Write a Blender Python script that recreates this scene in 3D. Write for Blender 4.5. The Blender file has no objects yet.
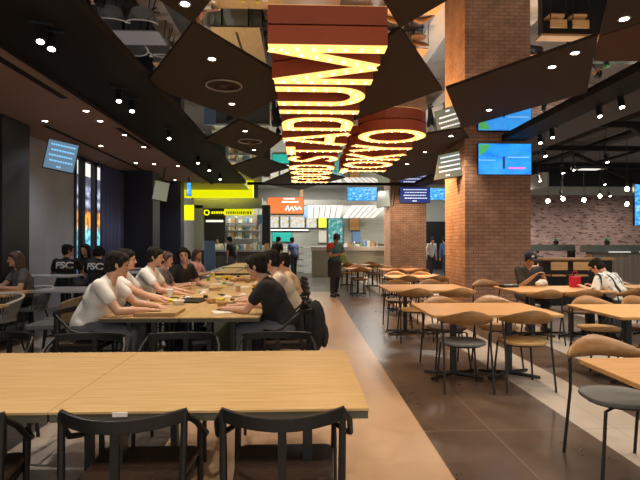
import bpy, bmesh, math, random
from mathutils import Vector, Matrix, Euler
random.seed(7)
PI = math.pi
R = math.radians
S = bpy.context.scene
COL = S.collection

# ------------------------------------------------------------------ materials
def _nt(name):
    m = bpy.data.materials.new(name); m.use_nodes = True
    nt = m.node_tree
    b = nt.nodes['Principled BSDF']
    return m, nt, b
def mat(name, col, rough=.6, metal=0.0, emit=None, es=0.0, spec=None, alpha=None):
    m, nt, b = _nt(name)
    b.inputs['Base Color'].default_value = (*col, 1)
    b.inputs['Roughness'].default_value = rough
    b.inputs['Metallic'].default_value = metal
    if spec is not None: b.inputs['Specular IOR Level'].default_value = spec
    if emit is not None:
        b.inputs['Emission Color'].default_value = (*emit, 1)
        b.inputs['Emission Strength'].default_value = es
    return m
def N(nt, t, **kw):
    n = nt.nodes.new(t)
    for k, v in kw.items(): setattr(n, k, v)
    return n
def ramp(nt, fac, stops):
    r = N(nt, 'ShaderNodeValToRGB')
    while len(r.color_ramp.elements) < len(stops): r.color_ramp.elements.new(.5)
    for e, (p, c) in zip(r.color_ramp.elements, stops):
        e.position = p; e.color = (*c, 1)
    nt.links.new(fac, r.inputs[0])
    return r.outputs[0]
def coords(nt, scale=(1, 1, 1), kind='Object'):
    tc = N(nt, 'ShaderNodeTexCoord'); mp = N(nt, 'ShaderNodeMapping')
    mp.inputs['Scale'].default_value = scale
    nt.links.new(tc.outputs[kind], mp.inputs[0])
    return mp.outputs[0]
def noisy(name, c1, c2, scale=(1, 1, 1), ns=5, rough=.6, detail=4, bump=0, metal=0, lo=.35, hi=.65, rlo=None):
    m, nt, b = _nt(name)
    v = coords(nt, scale)
    n = N(nt, 'ShaderNodeTexNoise'); n.inputs['Scale'].default_value = ns; n.inputs['Detail'].default_value = detail
    nt.links.new(v, n.inputs['Vector'])
    c = ramp(nt, n.outputs[0], [(lo, c1), (hi, c2)])
    nt.links.new(c, b.inputs['Base Color'])
    b.inputs['Roughness'].default_value = rough; b.inputs['Metallic'].default_value = metal
    if rlo is not None:
        mr = N(nt, 'ShaderNodeMapRange'); mr.inputs['To Min'].default_value = rlo; mr.inputs['To Max'].default_value = rough
        nt.links.new(n.outputs[0], mr.inputs['Value']); nt.links.new(mr.outputs[0], b.inputs['Roughness'])
    if bump:
        bp = N(nt, 'ShaderNodeBump'); bp.inputs['Strength'].default_value = bump; bp.inputs['Distance'].default_value = .04 if name.startswith('tee') else .01
        nt.links.new(n.outputs[0], bp.inputs['Height']); nt.links.new(bp.outputs[0], b.inputs['Normal'])
    return m
def brick(name, c1, c2, mortar, bw=.22, bh=.075, ms=.008, bump=.6, patches=None):
    m, nt, b = _nt(name)
    tc = N(nt, 'ShaderNodeTexCoord'); sp = N(nt, 'ShaderNodeSeparateXYZ'); nt.links.new(tc.outputs['Object'], sp.inputs[0])
    ad = N(nt, 'ShaderNodeMath', operation='ADD'); nt.links.new(sp.outputs[0], ad.inputs[0]); nt.links.new(sp.outputs[1], ad.inputs[1])
    cb = N(nt, 'ShaderNodeCombineXYZ'); nt.links.new(ad.outputs[0], cb.inputs[0]); nt.links.new(sp.outputs[2], cb.inputs[1])
    bt = N(nt, 'ShaderNodeTexBrick'); nt.links.new(cb.outputs[0], bt.inputs['Vector'])
    bt.inputs['Scale'].default_value = 1; bt.inputs['Brick Width'].default_value = bw; bt.inputs['Row Height'].default_value = bh
    bt.inputs['Mortar Size'].default_value = ms; bt.inputs['Mortar Smooth'].default_value = .3
    bt.inputs['Color1'].default_value = (*c1, 1); bt.inputs['Color2'].default_value = (*c2, 1); bt.inputs['Mortar'].default_value = (*mortar, 1)
    out = bt.outputs['Color']
    n = N(nt, 'ShaderNodeTexNoise'); n.inputs['Scale'].default_value = 3; n.inputs['Detail'].default_value = 5
    nt.links.new(tc.outputs['Object'], n.inputs['Vector'])
    mx = N(nt, 'ShaderNodeMix', data_type='RGBA', blend_type='MULTIPLY'); mx.inputs[0].default_value = .6
    nt.links.new(out, mx.inputs[6]); nt.links.new(ramp(nt, n.outputs[0], [(.3, (.55, .55, .55)), (.7, (1.2, 1.2, 1.2))]), mx.inputs[7])
    out = mx.outputs[2]
    if patches:
        mp = N(nt, 'ShaderNodeMapping'); mp.inputs['Rotation'].default_value = (0, 0, .45); mp.inputs['Scale'].default_value = (1.0, 3.0, 1)
        nt.links.new(cb.outputs[0], mp.inputs[0])
        vo = N(nt, 'ShaderNodeTexNoise'); vo.inputs['Scale'].default_value = 4.6; vo.inputs['Detail'].default_value = 1.5
        nt.links.new(mp.outputs[0], vo.inputs['Vector'])
        m2 = N(nt, 'ShaderNodeMix', data_type='RGBA'); 
        nt.links.new(ramp(nt, vo.outputs[0], [(.57, (0, 0, 0)), (.61, (1, 1, 1))]), m2.inputs[0])
        nt.links.new(out, m2.inputs[6]); m2.inputs[7].default_value = (*patches, 1)
        out = m2.outputs[2]
    nt.links.new(out, b.inputs['Base Color'])
    b.inputs['Roughness'].default_value = .85
    bp = N(nt, 'ShaderNodeBump'); bp.inputs['Strength'].default_value = bump; bp.inputs['Distance'].default_value = .012; bp.invert = True
    nt.links.new(bt.outputs['Fac'], bp.inputs['Height']); nt.links.new(bp.outputs[0], b.inputs['Normal'])
    return m
def tiles(name, c1, c2, tw, th, joint, rough=.35, rlo=.2, off=(0, 0, 0)):
    m, nt, b = _nt(name)
    tc = N(nt, 'ShaderNodeTexCoord'); mp = N(nt, 'ShaderNodeMapping'); mp.inputs['Location'].default_value = off
    nt.links.new(tc.outputs['Object'], mp.inputs[0])
    bt = N(nt, 'ShaderNodeTexBrick', offset=0); nt.links.new(mp.outputs[0], bt.inputs['Vector'])
    bt.inputs['Scale'].default_value = 1; bt.inputs['Brick Width'].default_value = tw; bt.inputs['Row Height'].default_value = th
    bt.inputs['Mortar Size'].default_value = .004
    n = N(nt, 'ShaderNodeTexNoise'); n.inputs['Scale'].default_value = 1.7; n.inputs['Detail'].default_value = 6; n.inputs['Roughness'].default_value = .65
    nt.links.new(tc.outputs['Object'], n.inputs['Vector'])
    c = ramp(nt, n.outputs[0], [(.3, c1), (.7, c2)])
    mx = N(nt, 'ShaderNodeMix', data_type='RGBA')
    nt.links.new(bt.outputs['Fac'], mx.inputs[0]); nt.links.new(c, mx.inputs[6]); mx.inputs[7].default_value = (*joint, 1)
    nt.links.new(mx.outputs[2], b.inputs['Base Color'])
    mr = N(nt, 'ShaderNodeMapRange'); mr.inputs['To Min'].default_value = rlo; mr.inputs['To Max'].default_value = rough
    nt.links.new(n.outputs[0], mr.inputs['Value']); nt.links.new(mr.outputs[0], b.inputs['Roughness'])
    return m
def wood(name, c1, c2, scale=(1.5, 22, 22), rough=.45, lo=.3, hi=.7):
    return noisy(name, c1, c2, scale, 2.2, rough, 6, .04, lo=lo, hi=hi)
def screen_mat(name, cols, scale, es=2.0, stretch=(1, 1, 1)):
    m, nt, b = _nt(name)
    v = coords(nt, stretch)
    n = N(nt, 'ShaderNodeTexNoise'); n.inputs['Scale'].default_value = scale; n.inputs['Detail'].default_value = 3
    nt.links.new(v, n.inputs['Vector'])
    k = len(cols)
    c = ramp(nt, n.outputs[0], [(.3 + .4 * i / (k - 1), cc) for i, cc in enumerate(cols)])
    b.inputs['Base Color'].default_value = (.01, .01, .02, 1); b.inputs['Roughness'].default_value = .2
    nt.links.new(c, b.inputs['Emission Color']); b.inputs['Emission Strength'].default_value = es
    return m

M = {}
M['table_wood'] = wood('table_wood', (.43, .275, .11), (.57, .385, .18))
M['table_wood_y'] = wood('table_wood_y', (.45, .29, .12), (.60, .405, .19), (22, 1.5, 22))
M['orange_wood'] = wood('orange_wood', (.56, .29, .10), (.70, .41, .17))
M['table_edge'] = mat('table_edge', (.075, .075, .05), .5)
M['chair_wood'] = wood('chair_wood', (.24, .115, .035), (.36, .185, .065), (3, 16, 16), .4)
M['chair_wood_dark'] = wood('chair_wood_dark', (.17, .085, .035), (.27, .14, .055), (3, 16, 16), .4)
M['black_metal'] = mat('black_metal', (.012, .012, .012), .4)
M['black_wood'] = mat('black_wood', (.008, .0075, .007), .45, spec=.35)
M['leather'] = noisy('leather', (.030, .017, .012), (.05, .03, .02), (1, 1, 1), 60, .4, 3, .1)
M['grey_seat'] = mat('grey_seat', (.15, .16, .16), .6)
M['tan_seat'] = wood('tan_seat', (.45, .27, .09), (.56, .35, .13), (3, 16, 16), .45)
M['brown_seat'] = noisy('brown_seat', (.13, .07, .04), (.18, .10, .06), (1, 1, 1), 30, .5)
M['brown_pad'] = noisy('brown_pad', (.19, .13, .075), (.25, .17, .10), (1, 1, 1), 30, .6)
M['rope'] = mat('rope', (.68, .66, .60), .8)
M['rope_dark'] = mat('rope_dark', (.20, .20, .19), .8)
M['grey_top'] = mat('grey_top', (.42, .40, .40), .3)
M['mirror'] = mat('mirror', (.78, .74, .70), .015, 1.0)
M['panel_dark'] = mat('panel_dark', (.050, .036, .027), .7, spec=.2)
M['panel_brown'] = mat('panel_brown', (.10, .055, .035), .75, spec=.2)
M['beam_black'] = mat('beam_black', (.014, .013, .012), .7, spec=.2)
M['beam_grey'] = mat('beam_grey', (.10, .10, .10), .7, spec=.2)
M['ceil_brown'] = mat('ceil_brown', (.33, .215, .175), .7, spec=.2)
M['ceil_grey'] = mat('ceil_grey', (.26, .26, .27), .8)
M['ceil_white'] = mat('ceil_white', (.55, .55, .55), .8)
M['sign_side'] = mat('sign_side', (.50, .10, .035), .45)
M['sign_face'] = mat('sign_face', (.9, .5, .15), .5, emit=(1.0, .53, .14), es=1.0)
M['sign_bulb'] = mat('sign_bulb', (1, .9, .7), .5, emit=(1.0, .80, .45), es=6.0)
M['brick_col'] = brick('brick_col', (.42, .24, .155), (.33, .18, .115), (.18, .11, .08))
M['brick_wall'] = brick('brick_wall', (.34, .235, .21), (.28, .185, .17), (.22, .16, .15), .3, .09, patches=(.10, .06, .05))
M['wall_black'] = mat('wall_black', (.010, .010, .012), .5)
M['wall_navy'] = mat('wall_navy', (.020, .022, .040), .45)
M['wall_grey'] = noisy('wall_grey', (.29, .31, .34), (.35, .37, .40), (1, 1, 1), 1.5, .45)
M['wall_light'] = mat('wall_light', (.42, .44, .40), .7)
M['shutter'] = noisy('shutter', (.34, .36, .30), (.42, .44, .38), (1, 1, 30), 1.5, .6)
M['metal_pale'] = mat('metal_pale', (.45, .45, .42), .35, .6)
M['steel'] = mat('steel', (.5, .5, .5), .3, .8)
M['white'] = mat('white', (.75, .74, .72), .5)
M['lamp'] = mat('lamp', (1, 1, 1), .5, emit=(1.0, .86, .68), es=14)
M['lamp_cool'] = mat('lamp_cool', (1, 1, 1), .5, emit=(1.0, .95, .88), es=5)
M['strip_white'] = mat('strip_white', (1, 1, 1), .5, emit=(1.0, .97, .90), es=.42)
M['yellow_glow'] = mat('yellow_glow', (.8, .8, .02), .5, emit=(.66, .68, .0), es=.55)
M['yellow_paint'] = mat('yellow_paint', (.72, .72, .02), .6)
M['orange_sign'] = mat('orange_sign', (.45, .10, .02), .5, emit=(.85, .20, .04), es=.24)
M['menu_blue'] = screen_mat('menu_blue', [(.25, .65, .85), (.85, .95, .95), (.9, .6, .3), (.3, .6, .3)], 9, .5)
M['menu_yellow'] = mat('menu_yellow', (.8, .8, .1), .5, emit=(.75, .85, .08), es=.5)
M['menu_teal'] = screen_mat('menu_teal', [(.02, .30, .28), (.05, .45, .42), (.8, .9, .8)], 6, .4)
M['teal'] = mat('teal', (.02, .42, .38), .5, emit=(.0, .4, .36), es=.15)
M['screen_blue'] = screen_mat('screen_blue', [(.02, .12, .45), (.03, .30, .85), (.10, .55, .95), (.55, .85, .95)], 7, .62, (1, 1, 2))
M['screen_track'] = screen_mat('screen_track', [(.01, .16, .70), (.02, .30, .90), (.03, .36, .95), (.05, .42, .95)], 2.2, .62, (1, 1, 2))
M['screen_grey'] = mat('screen_grey', (.02, .02, .02), .2, emit=(.10, .17, .24), es=.7)
M['screen_olive'] = mat('screen_olive', (.02, .02, .02), .2, emit=(.20, .21, .14), es=.5)
M['screen_navy'] = mat('screen_navy', (.02, .02, .02), .2, emit=(.02, .04, .22), es=.5)
M['text_cyan'] = mat('text_cyan', (.2, .6, .9), .5, emit=(.22, .55, .90), es=.5)
M['text_white'] = mat('text_white', (.8, .8, .9), .5, emit=(.75, .85, 1.0), es=.5)
M['magenta'] = mat('magenta', (.9, .1, .6), .5, emit=(.9, .1, .6), es=1.0)
M['glass'] = mat('glass', (.04, .05, .06), .05, spec=1.0)
def outside():
    m, nt, b = _nt('outside')
    tc = N(nt, 'ShaderNodeTexCoord'); sp = N(nt, 'ShaderNodeSeparateXYZ'); nt.links.new(tc.outputs['Object'], sp.inputs[0])
    mr = N(nt, 'ShaderNodeMapRange'); mr.inputs['From Max'].default_value = 3.6; nt.links.new(sp.outputs[2], mr.inputs['Value'])
    c = ramp(nt, mr.outputs[0], [(.0, (.02, .03, .06)), (.22, (.05, .12, .2)), (.36, (.05, .35, .5)), (.5, (.2, .6, .65)), (.56, (.9, .3, .04)), (.66, (.8, .25, .03)), (.70, (.05, .05, .12)), (.76, (.4, .45, .6)), (.80, (.04, .05, .12)), (.86, (.5, .5, .7)), (.92, (.05, .05, .1))])
    n = N(nt, 'ShaderNodeTexNoise'); n.inputs['Scale'].default_value = 5; nt.links.new(tc.outputs['Object'], n.inputs['Vector'])
    mx = N(nt, 'ShaderNodeMix', data_type='RGBA', blend_type='MULTIPLY'); mx.inputs[0].default_value = .8
    nt.links.new(c, mx.inputs[6]); nt.links.new(ramp(nt, n.outputs[0], [(.4, (.25, .3, .35)), (.55, (1.3, 1.3, 1.2))]), mx.inputs[7])
    nt.links.new(mx.outputs[2], b.inputs['Emission Color']); b.inputs['Emission Strength'].default_value = .9
    b.inputs['Base Color'].default_value = (.02, .02, .02, 1)
    return m
M['outside'] = outside()
def clear():
    m, nt, b = _nt('glass_clear'); b.inputs['Roughness'].default_value = 0; b.inputs['Transmission Weight'].default_value = 1; b.inputs['IOR'].default_value = 1.05
    b.inputs['Base Color'].default_value = (.95, .97, 1, 1); return m
M['glass_clear'] = clear()
M['curtain'] = mat('curtain', (.07, .085, .19), .7)
M['frame_dark'] = mat('frame_dark', (.02, .02, .03), .4)
M['slat_wood'] = noisy('slat_wood', (.16, .125, .10), (.25, .20, .15), (30, 30, .4), 1.2, .6)
M['ledge'] = mat('ledge', (.075, .095, .08), .25)
M['food_board'] = wood('food_board', (.35, .18, .07), (.45, .25, .1))
M['skin'] = mat('skin', (.58, .33, .22), .55)
M['skin2'] = mat('skin2', (.50, .27, .17), .55)
M['hair_black'] = noisy('hair_black', (.008, .007, .006), (.02, .016, .013), (1, 1, 4), 30, .8, 3, .3)
M['hair_brown'] = noisy('hair_brown', (.05, .025, .015), (.09, .05, .03), (1, 1, 4), 30, .5, 3, .3)
M['hair_black'].node_tree.nodes['Principled BSDF'].inputs['Specular IOR Level'].default_value = .2
M['eye'] = mat('eye', (.01, .008, .006), .2)
M['lip'] = mat('lip', (.38, .12, .09), .5)
M['tee_white'] = noisy('tee_white', (.66, .64, .60), (.78, .76, .72), (1, 1, 1), 7, .85, 3, .4)
M['tee_cream'] = noisy('tee_cream', (.60, .50, .38), (.70, .60, .47), (1, 1, 1), 7, .85, 3, .4)
M['tee_sand'] = noisy('tee_sand', (.55, .40, .25), (.66, .50, .33), (1, 1, 1), 7, .85, 3, .4)
M['tee_black'] = noisy('tee_black', (.008, .008, .009), (.016, .016, .017), (1, 1, 1), 7, .85, 3, .4)
M['tee_grey'] = noisy('tee_grey', (.09, .085, .085), (.13, .12, .12), (1, 1, 1), 7, .85, 3, .4)
M['tee_olive'] = noisy('tee_olive', (.035, .032, .026), (.06, .055, .045), (1, 1, 1), 7, .85, 3, .4)
M['tee_red'] = mat('tee_red', (.55, .03, .03), .8)
M['tee_teal'] = mat('tee_teal', (.04, .13, .17), .8)
M['tee_pink'] = mat('tee_pink', (.55, .33, .30), .8)
M['tee_blue'] = mat('tee_blue', (.08, .14, .30), .8)
M['trousers'] = mat('trousers', (.03, .03, .04), .85)
M['jeans'] = mat('jeans', (.10, .11, .13), .85)
M['shoe'] = mat('shoe', (.015, .015, .015), .5)
M['paper'] = mat('paper', (.75, .72, .66), .7)
M['red_bag'] = mat('red_bag', (.55, .01, .03), .5)
M['green_bag'] = mat('green_bag', (.20, .38, .10), .6)
M['yellow_item'] = mat('yellow_item', (.72, .62, .05), .5)
M['kraft'] = mat('kraft', (.52, .33, .15), .7)
M['black_plastic'] = mat('black_plastic', (.015, .013, .013), .35)
M['leaf'] = mat('leaf', (.05, .25, .08), .5)
M['banner_blue'] = mat('banner_blue', (.18, .34, .62), .6)
M['cap_navy'] = mat('cap_navy', (.012, .018, .04), .8)
def aloha():
    m, nt, b = _nt('aloha')
    v = coords(nt)
    vo = N(nt, 'ShaderNodeTexVoronoi'); vo.inputs['Scale'].default_value = 16; nt.links.new(v, vo.inputs['Vector'])
    c = ramp(nt, vo.outputs['Distance'], [(.05, (.75, .5, .08)), (.25, (.25, .35, .45)), (.4, (.72, .70, .62)), (.7, (.78, .76, .70))])
    w = N(nt, 'ShaderNodeTexWave', wave_type='BANDS', bands_direction='X'); w.inputs['Scale'].default_value = 2.6; w.inputs['Phase Offset'].default_value = 1.6
    nt.links.new(v, w.inputs['Vector'])
    mx = N(nt, 'ShaderNodeMix', data_type='RGBA'); nt.links.new(ramp(nt, w.outputs[0], [(.86, (0, 0, 0)), (.9, (1, 1, 1))]), mx.inputs[0])
    nt.links.new(c, mx.inputs[6]); mx.inputs[7].default_value = (.02, .02, .03, 1)
    nt.links.new(mx.outputs[2], b.inputs['Base Color']); b.inputs['Roughness'].default_value = .8
    return m
M['aloha'] = aloha()

# ------------------------------------------------------------------ mesh helper
class MB:
    def __init__(s): s.v = []; s.f = []
    def add(s, vs, fs):
        o = len(s.v); s.v += [tuple(v) for v in vs]; s.f += [tuple(i + o for i in f) for f in fs]; return s
    def box(s, x0, x1, y0, y1, z0, z1):
        v = [(x, y, z) for z in (z0, z1) for y in (y0, y1) for x in (x0, x1)]
        return s.add(v, [(0, 2, 3, 1), (4, 5, 7, 6), (0, 1, 5, 4), (2, 6, 7, 3), (0, 4, 6, 2), (1, 3, 7, 5)])
    def rbox(s, x0, x1, y0, y1, z0, z1, r=.02, n=3):
        # box with rounded vertical corners and a small top chamfer
        pts = []
        for cx, cy, a0 in ((x1 - r, y1 - r, 0), (x0 + r, y1 - r, 90), (x0 + r, y0 + r, 180), (x1 - r, y0 + r, 270)):
            for i in range(n + 1):
                a = R(a0 + 90 * i / n); pts.append((cx + r * math.cos(a), cy + r * math.sin(a)))
        return s.prism(pts, z0, z1)
    def prism(s, pts, z0, z1):
        n = len(pts)
        v = [(p[0], p[1], z0) for p in pts] + [(p[0], p[1], z1) for p in pts]
        f = [tuple(range(n))[::-1], tuple(range(n, 2 * n))] + [(i, (i + 1) % n, n + (i + 1) % n, n + i) for i in range(n)]
        return s.add(v, f)
    def tube(s, pts, r, n=8, closed=False, cap=True):
        pts = [Vector(p) for p in pts]; m = len(pts)
        rs = r if isinstance(r, (list, tuple)) else [r] * m
        vs = []; prev = None
        for i, p in enumerate(pts):
            if closed: t = (pts[(i + 1) % m] - pts[i - 1])
            else: t = pts[min(i + 1, m - 1)] - pts[max(i - 1, 0)]
            t.normalize()
            if prev is None:
                a = Vector((0, 0, 1)) if abs(t.z) < .9 else Vector((1, 0, 0))
                u = t.cross(a).normalized()
            else:
                u = (prev - t * prev.dot(t)).normalized()
            prev = u; w = t.cross(u)
            for k in range(n):
                a = 2 * PI * k / n
                vs.append(p + (u * math.cos(a) + w * math.sin(a)) * rs[i])
        fs = []
        for i in range(m if closed else m - 1):
            j = (i + 1) % m
            for k in range(n):
                l = (k + 1) % n
                fs.append((i * n + k, i * n + l, j * n + l, j * n + k))
        if cap and not closed:
            fs.append(tuple(range(n))[::-1]); fs.append(tuple((m - 1) * n + k for k in range(n)))
        return s.add(vs, fs)
    def lathe(s, prof, n=20, c=(0, 0, 0)):
        vs = []; m = len(prof)
        for (r, z) in prof:
            for k in range(n):
                a = 2 * PI * k / n; vs.append((c[0] + r * math.cos(a), c[1] + r * math.sin(a), c[2] + z))
        fs = [(i * n + k, i * n + (k + 1) % n, (i + 1) * n + (k + 1) % n, (i + 1) * n + k) for i in range(m - 1) for k in range(n)]
        fs += [tuple(range(n))[::-1], tuple((m - 1) * n + k for k in range(n))]
        return s.add(vs, fs)
    def ell(s, c, r, n=12, mtx=None):
        vs = []; fs = []; h = n // 2
        for i in range(h + 1):
            th = PI * i / h
            for k in range(n):
                a = 2 * PI * k / n
                p = Vector((r[0] * math.sin(th) * math.cos(a), r[1] * math.sin(th) * math.sin(a), -r[2] * math.cos(th)))
                if mtx is not None: p = mtx @ p
                vs.append(Vector(c) + p)
        for i in range(h):
            for k in range(n):
                l = (k + 1) % n; fs.append((i * n + k, i * n + l, (i + 1) * n + l, (i + 1) * n + k))
        return s.add(vs, fs)
    def cap(s, a, b, ra, rb, n=12):
        """closed tapered capsule"""
        a = Vector(a); b = Vector(b); d = (b - a).normalized() if (b - a).length > 1e-6 else Vector((0, 0, 1))
        pts = []; rr = []
        for t in (-.999, -.8, -.4, 0):
            pts.append(a + d * ra * t); rr.append(ra * math.sqrt(max(1 - t * t, 0.002)))
        for t in (0, .4, .8, .999):
            pts.append(b + d * rb * t); rr.append(rb * math.sqrt(max(1 - t * t, 0.002)))
        return s.tube(pts, rr, n)
    def ribbon(s, pts, w, z0, z1, closed=False):
        m = len(pts); P = [Vector((p[0], p[1])) for p in pts]; L = []; Rr = []
        for i in range(m):
            if closed or 0 < i < m - 1:
                a = (P[i] - P[i - 1]).normalized(); b = (P[(i + 1) % m] - P[i]).normalized()
                t = (a + b).normalized(); nrm = Vector((-t.y, t.x)); k = w / 2 / max(.35, nrm.dot(Vector((-a.y, a.x))))
            else:
                t = (P[1] - P[0]) if i == 0 else (P[-1] - P[-2]); t.normalize(); nrm = Vector((-t.y, t.x)); k = w / 2
            L.append(P[i] + nrm * k); Rr.append(P[i] - nrm * k)
        vs = []
        for i in range(m): vs += [(*L[i], z0), (*Rr[i], z0), (*Rr[i], z1), (*L[i], z1)]
        fs = []
        for i in range(m if closed else m - 1):
            j = (i + 1) % m
            for k in range(4):
                l = (k + 1) % 4; fs.append((i * 4 + k, i * 4 + l, j * 4 + l, j * 4 + k))
        if not closed: fs += [(3, 2, 1, 0), tuple((m - 1) * 4 + k for k in range(4))]
        return s.add(vs, fs)
    def mesh(s, name):
        me = bpy.data.meshes.new(name); me.from_pydata(s.v, [], s.f)
        bm = bmesh.new(); bm.from_mesh(me); bmesh.ops.recalc_face_normals(bm, faces=bm.faces); bm.to_mesh(me); bm.free()
        return me
    def build(s, name, m, parent=None, smooth=False, bevel=0):
        me = s.mesh(name); me.materials.append(M[m] if isinstance(m, str) else m)
        if smooth:
            for p in me.polygons: p.use_smooth = True
        o = bpy.data.objects.new(name, me); COL.objects.link(o)
        if parent: o.parent = parent
        if bevel:
            b = o.modifiers.new('bevel', 'BEVEL'); b.width = bevel; b.segments = 2; b.limit_method = 'ANGLE'; b.angle_limit = R(50)
        return o
def tag(o, label, cat, group=None, kind=None):
    if label: o['label'] = label
    if cat: o['category'] = cat
    if group: o['group'] = group
    if kind: o['kind'] = kind
    return o
def thing(name, label, cat, loc=(0, 0, 0), rz=0, group=None):
    o = bpy.data.objects.new(name, None); COL.objects.link(o); o.empty_display_size = .1
    o.location = loc; o.rotation_euler = (0, 0, rz)
    return tag(o, label, cat, group)
def struct(name, mb, m, label=None, **k):
    o = mb.build(name, m, **k); o['kind'] = 'structure'
    if label: o['label'] = label
    return o
def dup(root, loc, rz, label, group=None):
    r = root.copy(); COL.objects.link(r); r.location = loc; r.rotation_euler = (0, 0, rz)
    r['label'] = label
    if group: r['group'] = group
    for ch in list(root.children):
        c = ch.copy(); COL.objects.link(c); c.parent = r
        for g in list(ch.children):
            d = g.copy(); COL.objects.link(d); d.parent = c
    return r
def move(o, loc, rz, label=None, group=None):
    o.location = loc; o.rotation_euler = (0, 0, rz)
    if label: o['label'] = label
    if group: o['group'] = group
    return o

# ------------------------------------------------------------------ camera
EYE = 1.42; F = 480.0; YAW = R(-2.15); PITCH = R(.36)
cd = bpy.data.cameras.new('camera'); cam = bpy.data.objects.new('camera', cd); COL.objects.link(cam)
cd.sensor_width = 36; cd.lens = 36 * F / 640; cd.clip_start = .05; cd.clip_end = 200
cam.location = (0, 0, EYE)
cam.rotation_euler = Euler((PI / 2 + PITCH, 0, YAW), 'XYZ')
S.camera = cam
CR = cam.rotation_euler.to_matrix()
def ray(px, py): return CR @ Vector(((px - 320) / F, (240 - py) / F, -1))
def onz(px, py, z):                      # real-world survey: where a sight line meets the plane at height z
    d = ray(px, py); t = (z - EYE) / d.z; return (d.x * t, d.y * t, z)
def ony(px, py, y):
    d = ray(px, py); t = y / d.y; return (d.x * t, y, EYE + d.z * t)
H = 3.6
# ------------------------------------------------------------------ floor
def strip(name, x0, x1, y0, y1, m, z1=0.0, label=None):
    return struct(name, MB().box(x0, x1, y0, y1, -.05, z1), m, label)
M['fl_base'] = tiles('fl_base', (.055, .048, .044), (.095, .082, .074), 1.2, 1.2, (.15, .13, .12), .42, .22)
M['fl_dark'] = tiles('fl_dark', (.060, .040, .028), (.125, .085, .060), 1.2, 1.2, (.20, .165, .13), .40, .2, off=(-1.43, 0, 0))
M['fl_walk'] = tiles('fl_walk', (.43, .285, .18), (.52, .36, .24), 1.24, 1.24, (.40, .29, .2), .42, .25, off=(.32, 0, 0))
M['fl_pale'] = tiles('fl_pale', (.40, .35, .30), (.52, .46, .40), 1.2, 1.2, (.3, .26, .22), .45, .25)
struct('floor', MB().box(-14, 16, -3, 32, -.3, -.05), 'fl_base')
fl = [(-14, -3.95, 'fl_base'), (-3.95, -3.35, 'fl_pale'), (-3.35, -2.0, 'fl_base'), (-2.0, -1.35, 'fl_pale'), (-1.35, -.96, 'fl_base'),
      (-.96, .92, 'fl_walk'), (.92, 2.14, 'fl_dark'), (2.14, 2.71, 'fl_pale'), (2.71, 3.38, 'fl_dark'), (3.38, 4.0, 'fl_pale'), (4.0, 5.4, 'fl_dark'), (5.4, 6.1, 'fl_pale'), (6.1, 16, 'fl_base')]
nn = {'fl_base': 'floor', 'fl_pale': 'floor', 'fl_walk': 'floor', 'fl_dark': 'floor'}
for x0, x1, m in fl: strip('floor', x0, x1, -3, 14 if x0 > -.97 and x1 < .93 else 32, m)
strip('floor', -.96, .92, 14, 32, 'fl_base')

# ------------------------------------------------------------------ left wall
LX = -5.5
struct('wall_left', MB().box(LX - .2, LX, -3, 8.2, 0, 3.58).box(LX - .2, -5.0, 8.2, 9.0, 0, 3.58), 'wall_black')
struct('wall_left_panel', MB().box(LX - .2, LX + .02, 9.0, 11.75, 0, 3.58), 'wall_grey').name = 'wall_left'
# glazed front with dark curtains
wx = LX
outs = MB().box(LX - 1.6, LX - 1.55, 9.5, 18, 0, 3.6)
o = struct('wall_left', outs, 'outside')
o['label'] = 'colourful lit shop front seen through the left glazing'
for i, (a, b) in enumerate([(11.75, 12.2), (12.2, 12.9), (12.9, 14.5)]):
    w = tag(bpy.data.objects.new('window_%d' % (i + 1), None), None, None, kind='structure'); COL.objects.link(w); w.location = (LX, (a + b) / 2, 0)
    hl = (b - a) / 2
    MB().box(-.06, .06, -hl, -hl + .07, 0, 3.55).box(-.06, .06, hl - .07, hl, 0, 3.55).box(-.06, .06, -hl, hl, 3.48, 3.55).box(-.06, .06, -hl, hl, .95, 1.02).build('window_frame', 'frame_dark', w)
    MB().box(-.012, .0, -hl + .07, hl - .07, 1.02, 3.48).box(-.012, 0, -hl + .07, hl - .07, 0, .95).build('pane', M['glass_clear'] if 'glass_clear' in M else 'glass', w)
struct('wall_left', MB().box(LX - .2, -4.45, 14.5, 15.2, 0, 3.58), 'wall_navy')
def curtain(y0, y1, label):
    mb = MB(); n = 26; pts = []
    for i in range(n + 1):
        pts.append((LX + .16 + .05 * math.sin(i * 1.9), y0 + (y1 - y0) * i / n))
    mb.ribbon(pts, .02, .03, 3.5)
    tag(mb.build('curtain', 'curtain', smooth=True), label, 'curtain', None)
curtain(12.95, 13.7, 'dark navy curtain hanging beside the bright glass, nearer the grey wall panel')
curtain(13.75, 14.45, 'dark navy curtain hanging against the black column, farther from the grey panel')
# wall beyond, metallic, yellow lit
struct('wall_left', MB().box(-5.6, -5.4, 15.2, 26, 0, 3.58), 'metal_pale')
struct('wall_left', MB().box(-5.0, -4.25, 17.0, 17.5, 0, 3.58), 'wall_navy')

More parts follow.
